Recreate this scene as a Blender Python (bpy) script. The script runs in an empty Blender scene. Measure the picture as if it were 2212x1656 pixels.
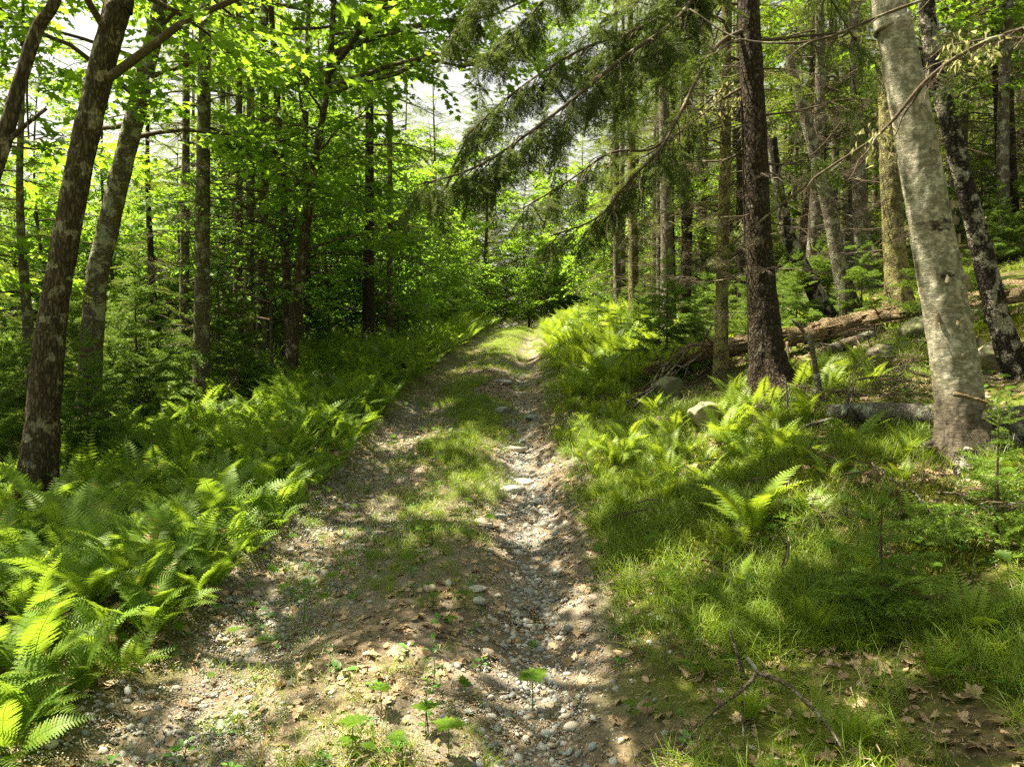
import bpy, math, random
import numpy as np
from mathutils import Matrix, Vector, Euler

# ------------------------------------------------------------------ camera, light, exposure
SC = bpy.context.scene
COL = SC.collection
F_PX = 1495.0                       # focal length for a 2212 px wide frame
CAM = np.array([0.0, 0.0, 1.70])
PITCH = -math.atan(52.0 / F_PX)     # slightly down
cd = bpy.data.cameras.new('camera'); cam = bpy.data.objects.new('camera', cd); COL.objects.link(cam)
cam.location = CAM; cam.rotation_euler = (math.pi/2 + PITCH, 0, 0)
cd.sensor_width = 36; cd.lens = 36*F_PX/2212; cd.clip_start = 0.05; cd.clip_end = 1000
SC.camera = cam

TO_SUN = np.array([-0.55, 0.22, 1.30]); TO_SUN /= np.linalg.norm(TO_SUN)
elev = math.asin(TO_SUN[2]); azi = math.atan2(TO_SUN[0], TO_SUN[1])
w = bpy.data.worlds.new('World'); SC.world = w; w.use_nodes = True
nt = w.node_tree; nt.nodes.clear()
sky = nt.nodes.new('ShaderNodeTexSky'); sky.sky_type = 'NISHITA'; sky.sun_disc = False
sky.sun_elevation = elev; sky.sun_rotation = azi; sky.air_density = 1.2; sky.dust_density = 3.0; sky.ozone_density = 1.0
bg = nt.nodes.new('ShaderNodeBackground'); bg.inputs[1].default_value = 0.055
wo = nt.nodes.new('ShaderNodeOutputWorld')
hz = nt.nodes.new('ShaderNodeRGBToBW'); hm = nt.nodes.new('ShaderNodeMix'); hm.data_type = 'RGBA'; hm.inputs[0].default_value = .72   # summer haze: a mostly white sky
ht = nt.nodes.new('ShaderNodeMix'); ht.data_type = 'RGBA'; ht.blend_type = 'MULTIPLY'; ht.inputs[0].default_value = 1; ht.inputs[7].default_value = (1.08, 1.02, .86, 1)
nt.links.new(sky.outputs[0], hz.inputs[0]); nt.links.new(hz.outputs[0], hm.inputs[7]); nt.links.new(sky.outputs[0], hm.inputs[6]); nt.links.new(hm.outputs[2], ht.inputs[6])
nt.links.new(ht.outputs[2], bg.inputs[0]); nt.links.new(bg.outputs[0], wo.inputs[0])
ld = bpy.data.lights.new('sun', 'SUN'); ld.energy = 5.0; ld.angle = math.radians(0.6); ld.color = (1.0, 0.88, 0.62)
sun = bpy.data.objects.new('sun', ld); COL.objects.link(sun)
sun.rotation_euler = Vector(TO_SUN).to_track_quat('Z', 'Y').to_euler()
SC.view_settings.view_transform = 'Standard'; SC.view_settings.look = 'None'
SC.view_settings.exposure = 2.46; SC.view_settings.gamma = 1; SC.view_settings.use_curve_mapping = False
cy = SC.cycles
cy.max_bounces = 7; cy.diffuse_bounces = 4; cy.glossy_bounces = 2; cy.transmission_bounces = 4; cy.transparent_max_bounces = 4
cy.use_fast_gi = False; cy.use_denoising = False; cy.adaptive_threshold = .006; cy.sample_clamp_indirect = 4.0

# ------------------------------------------------------------------ noise and terrain
def _h(ix, iy, iz):
    n = (ix.astype(np.int64)*374761393 + iy.astype(np.int64)*668265263 + iz.astype(np.int64)*2147483647) & 0xffffffff
    n = ((n ^ (n >> 13)) * 1274126177) & 0xffffffff
    return ((n ^ (n >> 16)) & 0xffff) / 65535.0
def vnoise(x, y, z=0.0):
    x, y, z = np.broadcast_arrays(np.asarray(x, float), np.asarray(y, float), np.asarray(z, float))
    ix, iy, iz = np.floor(x), np.floor(y), np.floor(z)
    fx, fy, fz = x-ix, y-iy, z-iz
    fx, fy, fz = [f*f*(3-2*f) for f in (fx, fy, fz)]
    r = 0
    for a in (0, 1):
        for b in (0, 1):
            for c in (0, 1):
                r = r + _h(ix+a, iy+b, iz+c)*(fx if a else 1-fx)*(fy if b else 1-fy)*(fz if c else 1-fz)
    return r*2-1
def fbm(x, y, z=0.0, o=4):
    s, a = 0, 1.0
    for k in range(o):
        s = s + a*vnoise(x*2**k+17*k, y*2**k+5*k, np.asarray(z)*2**k); a *= .5
    return s
LY = [-40, -3, 0, 2.9, 5.2, 8.2, 11, 15, 20, 26, 33, 38, 45, 60, 120, 400]
LZ = [-2., -.25, -.12, 0, .20, .50, .86, 1.38, 1.97, 2.6, 3.17, 3.38, 3.40, 3.1, 2.2, 1.0]
def xc(y): return np.interp(y, [0, 3, 8, 15, 26, 36, 60], [-.5, -.5, -.53, -.46, 0.0, .55, 1.8])
def H(x, y):
    x = np.asarray(x, float); y = np.asarray(y, float)
    z = np.interp(y, LY, LZ); d = x - xc(y)
    r = np.clip(d-1.15, 0, None)
    bank = .30*r - .006*np.clip(r-6, 0, 40)**1.3
    bank = bank*(1-.35*np.exp(-((y-2.0)/2.2)**2)) * np.interp(y, [0, 12, 22, 34, 60], [1, 1, 1, .85, .7])
    l = np.clip(-d-1.35, 0, None)
    left = -.03*l - .05*np.clip(l-2.5, 0, 12) + .10*np.exp(-((l-.5)/.5)**2)*(l > 0)
    g = lambda c, s: np.exp(-((d-c)/s)**2)
    rut = -.13*g(.68, .28) - .08*g(-.95, .30) + .04*g(-.15, .33) + .05*g(1.35, .25)
    off = np.clip(np.abs(d+.1)-1.0, 0, 1)
    n = .03*fbm(x*1.1, y*1.1, o=3) + off*(.10*fbm(x*.55+9, y*.55, o=4) + .25*fbm(x*.16+3, y*.16+7, o=2)*np.clip(np.abs(d)/6-.3, 0, 2))
    return z + bank + left + rut + n
FW = np.array([0, math.cos(PITCH), math.sin(PITCH)]); UP = np.array([0, -math.sin(PITCH), math.cos(PITCH)])
def P(px, py, D):
    return CAM + D*(FW + np.array([1., 0, 0])*(px-1106)/F_PX - UP*(py-828)/F_PX)
def G(px, py):                      # where the sight line through a photo point meets the ground
    D = 1.5
    for _ in range(4000):
        p = P(px, py, D)
        if p[2] <= H(p[0], p[1]): break
        D += .02
    return np.array([p[0], p[1], float(H(p[0], p[1]))])
def depth(p): return float(np.dot(np.asarray(p, float)-CAM, FW))
def PX(p):
    q = np.asarray(p, float)-CAM; D = np.dot(q, FW)
    return 1106+F_PX*q[0]/D, 828-F_PX*np.dot(q, UP)/D, D
def inview(p, m=60):
    a, b, D = PX(p)
    return D > .6 and -m < a < 2212+m and -m < b < 1656+m

# ------------------------------------------------------------------ mesh building
class MB:
    def __init__(s): s.V, s.T, s.R, s.M, s.n = [], [], [], [], 0
    def add(s, V, T, r=0.0, m=0):
        V = np.asarray(V, float).reshape(-1, 3); T = np.asarray(T, int).reshape(-1, 3)
        s.V.append(V); s.T.append(T+s.n); s.n += len(V)
        s.R.append(np.broadcast_to(np.asarray(r, float), (len(V),)).copy()); s.M.append(np.full(len(T), m, int))
    def stamp(s, tpl, A, loc, r=None, m=0):      # A (k,3,3), loc (k,3): copies of a template
        V, T = tpl[0], tpl[1]; k = len(A)
        if k == 0: return
        W = np.einsum('kij,nj->kni', A, V) + loc[:, None, :]
        TT = (T[None] + (np.arange(k)*len(V))[:, None, None]).reshape(-1, 3)
        r = np.zeros(k) if r is None else r
        rr = np.repeat(r, len(V))
        if len(tpl) > 2: rr = np.clip((rr + np.tile(tpl[2], k))*.5, 0, 1)
        s.add(W.reshape(-1, 3), TT, rr, m)
    def merge(s, o, m=0):
        if o.n: s.add(*o.arr(), m)
    def arr(s):
        if not s.V: return np.zeros((0, 3)), np.zeros((0, 3), int), np.zeros(0)
        return np.concatenate(s.V), np.concatenate(s.T), np.concatenate(s.R)
    def mesh(s, name, mats, smooth=False):
        V, T, R = s.arr(); M = np.concatenate(s.M) if s.M else np.zeros(0, int)
        me = bpy.data.meshes.new(name)
        me.vertices.add(len(V)); me.vertices.foreach_set('co', V.astype(np.float32).ravel())
        me.loops.add(len(T)*3); me.loops.foreach_set('vertex_index', T.astype(np.int32).ravel())
        me.polygons.add(len(T)); me.polygons.foreach_set('loop_start', (np.arange(len(T))*3).astype(np.int32))
        if M.any(): me.polygons.foreach_set('material_index', M.astype(np.int32))
        if smooth: me.polygons.foreach_set('use_smooth', np.ones(len(T), bool))
        a = me.attributes.new('tone', 'FLOAT', 'POINT'); a.data.foreach_set('value', R.astype(np.float32))
        for mt in (mats if isinstance(mats, (list, tuple)) else [mats]): me.materials.append(mt)
        me.update(calc_edges=True)
        return me
def obj(name, me, parent=None, kind=None, loc=None):
    if isinstance(me, MB): raise TypeError
    o = bpy.data.objects.new(name, me); COL.objects.link(o)
    if parent is not None: o.parent = parent
    if kind: o['kind'] = kind
    if loc is not None: o.location = loc
    return o
def tag(o, label, cat, group=None):
    o['label'] = label; o['category'] = cat
    if group: o['group'] = group
    return o
def thing(name, label, cat, loc, rz=0.0, group=None):
    o = obj(name, None, loc=loc); o.rotation_euler = (0, 0, rz); o.empty_display_size = .1
    return tag(o, label, cat, group)

def frames(P_):
    P_ = np.asarray(P_, float); t = np.gradient(P_, axis=0); t /= np.linalg.norm(t, axis=1)[:, None]+1e-9
    ref = np.array([0, 0, 1.]) if abs(t[0][2]) < .8 else np.array([1., 0, 0])
    a = np.cross(t, ref); a /= np.linalg.norm(a, axis=1)[:, None]+1e-9
    return t, a, np.cross(t, a)
def tube(mb, pts, rad, sides=6, r=0.0, m=0, bump=0.0, seed=0.0, cap=True):
    pts = np.asarray(pts, float); n = len(pts); rad = np.broadcast_to(np.asarray(rad, float), (n,))
    t, a, b = frames(pts); th = np.linspace(0, 2*np.pi, sides, endpoint=False)
    ring = a[:, None, :]*np.cos(th)[None, :, None] + b[:, None, :]*np.sin(th)[None, :, None]
    rr = rad[:, None]*np.ones(sides)
    if bump:
        q = pts[:, None, :] + ring*rad[:, None, None]
        rr = rr*(1 + bump*fbm(q[..., 0]*6+seed, q[..., 1]*6, q[..., 2]*3, o=3))
    V = (pts[:, None, :] + ring*rr[..., None]).reshape(-1, 3)
    i = np.arange(n-1)[:, None]*sides + np.arange(sides)[None]; j = np.arange(n-1)[:, None]*sides + (np.arange(sides)[None]+1) % sides
    T = np.concatenate([np.stack([i, j, j+sides], -1).reshape(-1, 3), np.stack([i, j+sides, i+sides], -1).reshape(-1, 3)])
    if cap:
        V = np.concatenate([V, pts[:1], pts[-1:]]); c0, c1 = n*sides, n*sides+1; k = np.arange(sides); k2 = (k+1) % sides
        T = np.concatenate([T, np.stack([k2, k, np.full(sides, c0)], -1), np.stack([k+(n-1)*sides, k2+(n-1)*sides, np.full(sides, c1)], -1)])
    mb.add(V, T, r, m)
def spline(C, step=.1, vals=None):
    C = np.asarray(C, float); n = len(C)
    E = np.vstack([2*C[0]-C[1], C, 2*C[-1]-C[-2]]); out, par = [], []
    for i in range(n-1):
        k = max(2, int(np.linalg.norm(C[i+1]-C[i])/step)+1)
        for u in np.linspace(0, 1, k, endpoint=False):
            a, b, c, d = E[i], E[i+1], E[i+2], E[i+3]
            out.append(.5*((2*b)+(c-a)*u+(2*a-5*b+4*c-d)*u*u+(3*b-a-3*c+d)*u**3)); par.append(i+u)
    out.append(C[-1]); par.append(n-1)
    out = np.array(out)
    if vals is None: return out
    return out, np.interp(par, np.arange(n), vals)
def basis(d, up=(0, 0, 1), roll=0.0):     # columns: x along d, z near up
    d = np.asarray(d, float); d = d/np.linalg.norm(d); up = np.asarray(up, float)
    y = np.cross(up, d); ny = np.linalg.norm(y)
    y = np.array([0, 1., 0]) if ny < 1e-5 else y/ny
    z = np.cross(d, y); c, s = math.cos(roll), math.sin(roll)
    return np.stack([d, y*c+z*s, -y*s+z*c], 1)
def rotz(a): c, s = math.cos(a), math.sin(a); return np.array([[c, -s, 0], [s, c, 0], [0, 0, 1.]])

# ------------------------------------------------------------------ materials
class NT:
    def __init__(s, name):
        s.m = bpy.data.materials.new(name); s.m.use_nodes = True; s.t = s.m.node_tree; s.t.nodes.clear()
        s.o = s.n('ShaderNodeOutputMaterial')
    def n(s, ty, **kw):
        x = s.t.nodes.new(ty)
        for k, v in kw.items():
            if k.startswith('i_'):
                x.inputs[int(k[2:]) if k[2:].isdigit() else k[2:].replace('_', ' ')].default_value = v
            else: setattr(x, k, v)
        return x
    def l(s, a, b): s.t.links.new(a, b)
    def ramp(s, fac, stops):
        r = s.n('ShaderNodeValToRGB'); e = r.color_ramp.elements
        while len(e) < len(stops): e.new(.5)
        for k, (p, c) in enumerate(stops): e[k].position = p; e[k].color = (c[0], c[1], c[2], 1) if not isinstance(c, (int, float)) else (c, c, c, 1)
        s.l(fac, r.inputs[0]); return r.outputs[0]
    def noise(s, vec, scale, detail=4, rough=.55):
        x = s.n('ShaderNodeTexNoise'); x.inputs['Scale'].default_value = scale; x.inputs['Detail'].default_value = detail
        x.inputs['Roughness'].default_value = rough; s.l(vec, x.inputs['Vector']); return x.outputs[0]
    def mapv(s, vec, sc):
        x = s.n('ShaderNodeMapping'); x.inputs['Scale'].default_value = sc; s.l(vec, x.inputs['Vector']); return x.outputs[0]
    def mix(s, f, a, b, ty='MIX'):
        x = s.n('ShaderNodeMix', data_type='RGBA', blend_type=ty)
        for v, i in ((f, 0), (a, 6), (b, 7)):
            if isinstance(v, (int, float)): x.inputs[i].default_value = v
            elif isinstance(v, tuple): x.inputs[i].default_value = (*v, 1)
            else: s.l(v, x.inputs[i])
        return x.outputs[2]
    def math(s, op, a, b=0.0):
        x = s.n('ShaderNodeMath', operation=op)
        for v, i in ((a, 0), (b, 1)):
            if isinstance(v, (int, float)): x.inputs[i].default_value = v
            else: s.l(v, x.inputs[i])
        return x.outputs[0]
    def bump(s, h, strength, dist):
        x = s.n('ShaderNodeBump'); x.inputs['Strength'].default_value = strength; x.inputs['Distance'].default_value = dist
        s.l(h, x.inputs['Height']); return x.outputs[0]
    def principled(s, col, rough=.85, spec=.25, normal=None):
        b = s.n('ShaderNodeBsdfPrincipled'); b.inputs['Roughness'].default_value = rough; b.inputs['Specular IOR Level'].default_value = spec
        if isinstance(col, tuple): b.inputs['Base Color'].default_value = (*col, 1)
        else: s.l(col, b.inputs['Base Color'])
        if normal is not None: s.l(normal, b.inputs['Normal'])
        return b
    def done(s, sh): s.l(sh.outputs[0] if hasattr(sh, 'outputs') else sh, s.o.inputs[0]); return s.m
def obj_coord(t): return t.n('ShaderNodeTexCoord').outputs['Object']

def leaf_mat(name, c0, c1, trans, tmix=.5, rough=.45, spec=.35, dead=None):
    t = NT(name); a = t.n('ShaderNodeAttribute', attribute_name='tone').outputs['Fac']
    oi = t.n('ShaderNodeObjectInfo').outputs['Random']
    f = t.math('FRACT', t.math('ADD', t.math('MULTIPLY', a, .75), t.math('MULTIPLY', oi, .55)))
    stops = [(0, c0), (.8, c1)]
    if dead: stops += [(.965, c1), (.985, dead)]
    col = t.ramp(f, stops)
    b = t.principled(col, rough, spec)
    tr = t.n('ShaderNodeBsdfTranslucent')
    t.l(t.mix(.45, col, trans, 'MIX'), tr.inputs[0])
    mx = t.n('ShaderNodeMixShader'); mx.inputs[0].default_value = tmix
    t.l(b.outputs[0], mx.inputs[1]); t.l(tr.outputs[0], mx.inputs[2])
    return t.done(mx)
def bark_mat(name, dark, mid, light, patch, patch_amt=.5, vs=(9, 9, 2.2), bump=.6, dist=.02, band=None):
    t = NT(name); oc = obj_coord(t); v = t.mapv(oc, vs)
    vo = t.n('ShaderNodeTexVoronoi', feature='DISTANCE_TO_EDGE'); vo.inputs['Scale'].default_value = 4.0
    wob = t.noise(v, 3.0, 3); add = t.n('ShaderNodeVectorMath', operation='ADD'); sc = t.n('ShaderNodeVectorMath', operation='SCALE'); sc.inputs['Scale'].default_value = .6
    nx = t.n('ShaderNodeTexNoise'); nx.inputs['Scale'].default_value = 2.5; t.l(v, nx.inputs['Vector'])
    t.l(nx.outputs['Color'], sc.inputs[0]); t.l(v, add.inputs[0]); t.l(sc.outputs[0], add.inputs[1]); t.l(add.outputs[0], vo.inputs['Vector'])
    crack = t.ramp(vo.outputs['Distance'], [(0, 0.0), (.22, 1.0)])
    fine = t.noise(v, 9, 6, .65)
    base = t.ramp(fine, [(.3, dark), (.55, mid), (.75, light)])
    col = t.mix(crack, dark, base)
    pn = t.noise(oc, 6.5, 8, .66); pm = t.ramp(pn, [(.62-.18*patch_amt, 0.0), (.66-.16*patch_amt, 1.0)])
    pm = t.math('MULTIPLY', pm, t.ramp(fine, [(.38, .25), (.6, 1.0)]))
    col = t.mix(pm, col, patch)
    h = t.math('ADD', t.math('MULTIPLY', crack, .7), t.math('MULTIPLY', fine, .8))
    return t.done(t.principled(col, .92, .12, t.bump(h, bump, dist)))

M = {}
M['spruce_bark'] = bark_mat('spruce_bark', (.022, .017, .012), (.085, .065, .048), (.16, .135, .11), (.19, .19, .15), .15, vs=(7, 7, 3.4), bump=1.0, dist=.035)
M['grey_bark'] = bark_mat('grey_bark', (.045, .038, .028), (.15, .13, .10), (.27, .245, .20), (.30, .31, .25), .55, vs=(7, 7, 5.5), bump=.6, dist=.015)
M['maple_bark'] = bark_mat('maple_bark', (.028, .022, .015), (.095, .077, .054), (.18, .155, .115), (.27, .25, .20), .38, vs=(7, 7, 1.8), bump=.8, dist=.02)
M['mossy_bark'] = bark_mat('mossy_bark', (.06, .05, .025), (.17, .15, .08), (.27, .25, .15), (.30, .29, .12), .8, vs=(8, 8, 6), bump=1.0, dist=.02)
M['dark_birch'] = bark_mat('dark_birch', (.012, .010, .009), (.05, .042, .034), (.12, .105, .085), (.42, .40, .34), .62, vs=(7, 7, 5), bump=1.0, dist=.03)
M['twig'] = bark_mat('twig', (.045, .034, .024), (.12, .095, .072), (.21, .185, .15), (.26, .27, .20), .35, vs=(20, 20, 12), bump=.4, dist=.004)
M['deadwood'] = bark_mat('deadwood', (.10, .072, .042), (.42, .315, .195), (.62, .51, .37), (.22, .20, .07), .2, vs=(3, 16, 16), bump=1.0, dist=.03)
M['greywood'] = bark_mat('greywood', (.05, .046, .040), (.17, .16, .14), (.30, .29, .26), (.32, .36, .28), .5, vs=(4, 12, 12), bump=.8, dist=.015)
def birch():
    t = NT('birch_bark'); oc = obj_coord(t)
    base = t.ramp(t.noise(t.mapv(oc, (1.8, 1.8, 4.5)), 2.2, 8, .68), [(.3, (.23, .20, .155)), (.48, (.41, .38, .315)), (.7, (.60, .58, .51))])
    l = t.noise(t.mapv(oc, (5, 5, 55)), 2.2, 4, .7)
    lm = t.ramp(l, [(.60, 0.0), (.66, 1.0)]); col = t.mix(t.math('MULTIPLY', lm, .75), base, (.10, .065, .04))
    g = t.ramp(t.noise(oc, 3.1, 8, .70), [(.40, 0.0), (.47, 1.0)]); g2 = t.noise(oc, 24, 4, .7)
    g = t.math('MULTIPLY', g, t.ramp(g2, [(.36, .15), (.56, 1.0)]))
    col = t.mix(t.math('MULTIPLY', g, .85), col, (.085, .09, .055))
    bk = t.ramp(t.noise(t.mapv(oc, (1, 1, 1.7)), 2.6, 7, .66), [(.60, 0.0), (.64, 1.0)])
    col = t.mix(bk, col, (.018, .014, .011))
    z = t.n('ShaderNodeSeparateXYZ'); t.l(oc, z.inputs[0])
    zz = t.math('ADD', z.outputs[2], t.math('MULTIPLY', t.noise(oc, 6, 5), .5))
    ol = t.ramp(t.noise(t.mapv(oc, (1, 1, 2.0)), 9, 8, .72), [(.50, 0.0), (.58, 1.0)]); col = t.mix(t.math('MULTIPLY', ol, .6), col, (.13, .12, .085))
    rg_ = t.ramp(t.noise(t.mapv(oc, (.35, .35, 7)), 1.5, 5, .6), [(.60, 0.0), (.64, 1.0)]); col = t.mix(t.math('MULTIPLY', rg_, .65), col, (.07, .05, .035))
    foot = t.ramp(zz, [(.60, 1.0), (.86, 0.0)])
    rough = t.ramp(t.noise(t.mapv(oc, (9, 9, 7)), 3, 6, .7), [(.35, (.022, .018, .013)), (.62, (.13, .11, .085)), (.75, (.22, .21, .16))])
    col = t.mix(foot, col, rough)
    h = t.math('ADD', t.math('MULTIPLY', l, .5), t.math('MULTIPLY', t.noise(t.mapv(oc, (3, 3, 8)), 6, 6, .7), 1.1))
    return t.done(t.principled(col, .75, .2, t.bump(h, .7, .02)))
M['birch_bark'] = birch()
M['curl'] = (lambda t: t.done(t.principled(t.ramp(t.noise(obj_coord(t), 30, 4), [(.3, (.15, .12, .08)), (.7, (.27, .235, .18))]), .7, .2)))(NT('birch_curl'))
M['fern'] = leaf_mat('fern_leaf', (.058, .124, .013), (.130, .222, .026), (.40, .58, .03), .45, .5, .22, dead=(.30, .19, .06))
M['bracken'] = leaf_mat('bracken_leaf', (.085, .155, .014), (.175, .265, .024), (.48, .62, .03), .45, .45, .3)
M['maple'] = leaf_mat('maple_leaf', (.048, .115, .012), (.108, .195, .018), (.40, .66, .03), .56, .5, .22)
M['beech'] = leaf_mat('beech_leaf', (.045, .115, .014), (.098, .190, .026), (.36, .64, .04), .56, .5, .22)
M['needle'] = leaf_mat('spruce_needle', (.026, .055, .010), (.055, .095, .016), (.22, .32, .02), .36, .5, .3)
M['fir'] = leaf_mat('fir_needle', (.055, .125, .014), (.125, .21, .024), (.34, .50, .04), .35, .45, .35)
M['farneedle'] = leaf_mat('far_spruce_needle', (.050, .090, .014), (.115, .160, .024), (.34, .44, .03), .45, .55, .25)
M['grass'] = leaf_mat('grass_blade', (.062, .130, .010), (.160, .235, .020), (.42, .54, .03), .45, .45, .3, dead=(.34, .25, .10))
M['herb'] = leaf_mat('herb_leaf', (.040, .13, .020), (.085, .23, .04), (.25, .50, .05), .40, .38, .4)
M['moss'] = leaf_mat('moss_cushion', (.060, .085, .010), (.145, .17, .018), (.30, .36, .03), .2, .9, .05)
M['lichen'] = leaf_mat('beard_lichen', (.22, .23, .10), (.36, .35, .17), (.42, .42, .18), .4, .9, .05)
M['litter'] = leaf_mat('fallen_leaf', (.12, .082, .048), (.38, .285, .185), (.45, .28, .15), .18, .6, .25)
def rockm(name, c0, c1, c2, moss=0.0):
    t = NT(name); oc = obj_coord(t); oi = t.n('ShaderNodeObjectInfo').outputs['Random']
    at = t.n('ShaderNodeAttribute', attribute_name='tone').outputs['Fac']
    n = t.noise(oc, 14, 6, .65)
    col = t.ramp(t.math('FRACT', t.math('ADD', oi, t.math('MULTIPLY', at, .9))), [(0, c0), (.45, c1), (.75, c2), (.95, (.30, .25, .20))])
    col = t.mix(.55, col, t.ramp(n, [(.3, .12), (.7, .95)]), 'OVERLAY')
    if moss:
        m = t.ramp(t.noise(oc, 3.5, 6, .6), [(.62-.2*moss, 0.0), (.68-.2*moss, 1.0)]); col = t.mix(t.math('MULTIPLY', m, .8), col, (.13, .15, .06))
    return t.done(t.principled(col, .8, .3, t.bump(n, .5, .01)))
M['pebble'] = rockm('pebble_stone', (.14, .155, .165), (.235, .25, .255), (.34, .335, .315))
M['rock'] = rockm('rock_stone', (.125, .11, .085), (.17, .15, .12), (.20, .18, .145), 1.0)
def groundm():
    t = NT('forest_floor'); oc = obj_coord(t)
    a = t.n('ShaderNodeAttribute', attribute_name='tone').outputs['Fac']     # 1 on the track, 0 in the wood
    n1 = t.noise(oc, 1.3, 6, .6); n2 = t.noise(oc, 22, 6, .7); n3 = t.noise(oc, 85, 4, .7)
    soil = t.ramp(n2, [(.28, (.040, .032, .020)), (.5, (.115, .092, .062)), (.72, (.22, .18, .125))])
    grit = t.ramp(n3, [(.3, (.075, .062, .05)), (.55, (.19, .165, .14)), (.75, (.30, .275, .24))])
    mossc = t.ramp(n3, [(.3, (.035, .045, .008)), (.7, (.12, .15, .02))])
    duff = t.ramp(n2, [(.3, (.026, .021, .011)), (.55, (.080, .064, .036)), (.75, (.145, .12, .070))])
    wood = t.mix(t.ramp(n1, [(.40, 0.0), (.52, .9)]), duff, mossc)
    track = t.mix(t.ramp(n1, [(.42, 0.0), (.58, 1.0)]), soil, grit)
    col = t.mix(a, wood, track)
    h = t.math('ADD', n2, t.math('MULTIPLY', n3, .5))
    return t.done(t.principled(col, .95, .1, t.bump(h, .8, .02)))
M['ground'] = groundm()

# ------------------------------------------------------------------ the ground
def dense(a, b, step, lo, hi, grow=1.12):
    c = list(np.arange(a, b+1e-6, step)); s = step
    while c[-1] < hi: s *= grow; c.append(c[-1]+s)
    s = step; L = []
    x = a
    while x > lo: s *= grow; x -= s; L.append(x)
    return np.array(L[::-1]+c)
def build_ground():
    xs = dense(-3.5, 4.2, .05, -260, 260, 1.06); ys = dense(1.6, 10, .05, -60, 420, 1.045)
    X, Y = np.meshgrid(xs, ys); Z = H(X, Y); d = X-xc(Y)
    near = np.clip(1-np.hypot(X, Y-4)/14, 0, 1)
    Z = Z + near*.012*fbm(X*9, Y*9, o=2)
    V = np.stack([X, Y, Z], -1).reshape(-1, 3); nx, ny = len(xs), len(ys)
    i = (np.arange(ny-1)[:, None]*nx+np.arange(nx-1)[None]).ravel()
    T = np.concatenate([np.stack([i, i+1, i+nx+1], -1), np.stack([i, i+nx+1, i+nx], -1)])
    tr = np.clip((1.45 + .22*fbm(X*1.3, Y*1.3, o=3) - np.abs(d+.05))/.35, 0, 1).ravel()
    mb = MB(); mb.add(V, T, tr)
    return obj('forest_ground', mb.mesh('forest_ground', M['ground'], True), kind='structure')
build_ground()

# ------------------------------------------------------------------ templates: sprays, leaves, fronds
def twigline(p0, d, L, n, droop=0.1, rng=None, wig=.03):
    s = np.linspace(0, 1, n); pts = p0 + np.outer(s*L, d); pts[:, 2] -= droop*L*s**2
    if rng is not None: pts[1:] += rng.normal(0, wig*L, (n-1, 3))*s[1:, None]
    return pts
def needles(mb, pts, L, nl, nw, sp, rng, flat=.6, m=0):
    seg = np.linalg.norm(np.diff(pts, axis=0), axis=1); tot = seg.sum(); k = max(3, int(tot/sp))
    u = rng.uniform(0, tot, k); cs = np.concatenate([[0], np.cumsum(seg)])
    c = np.stack([np.interp(u, cs, pts[:, i]) for i in range(3)], 1)
    dr = pts[-1]-pts[0]; dr = dr/(np.linalg.norm(dr)+1e-9); B = basis(dr)
    th = np.where(rng.random(k) < .5, 0, np.pi) + rng.normal(0, 1.0-flat*.6, k)
    side = np.outer(np.cos(th), B[:, 1]) + np.outer(np.sin(th), B[:, 2])
    dirn = side*.85 + dr*.55; dirn /= np.linalg.norm(dirn, axis=1)[:, None]
    wv = np.cross(dirn, rng.normal(0, 1, (k, 3))); wv /= np.linalg.norm(wv, axis=1)[:, None]+1e-9
    ln = nl*rng.uniform(.7, 1.15, k)[:, None]
    V = np.stack([c-wv*nw/2, c+wv*nw/2, c+dirn*ln], 1).reshape(-1, 3)
    mb.add(V, np.arange(3*k).reshape(-1, 3), np.repeat(rng.random(k), 3)*.6+.2, m)
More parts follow.
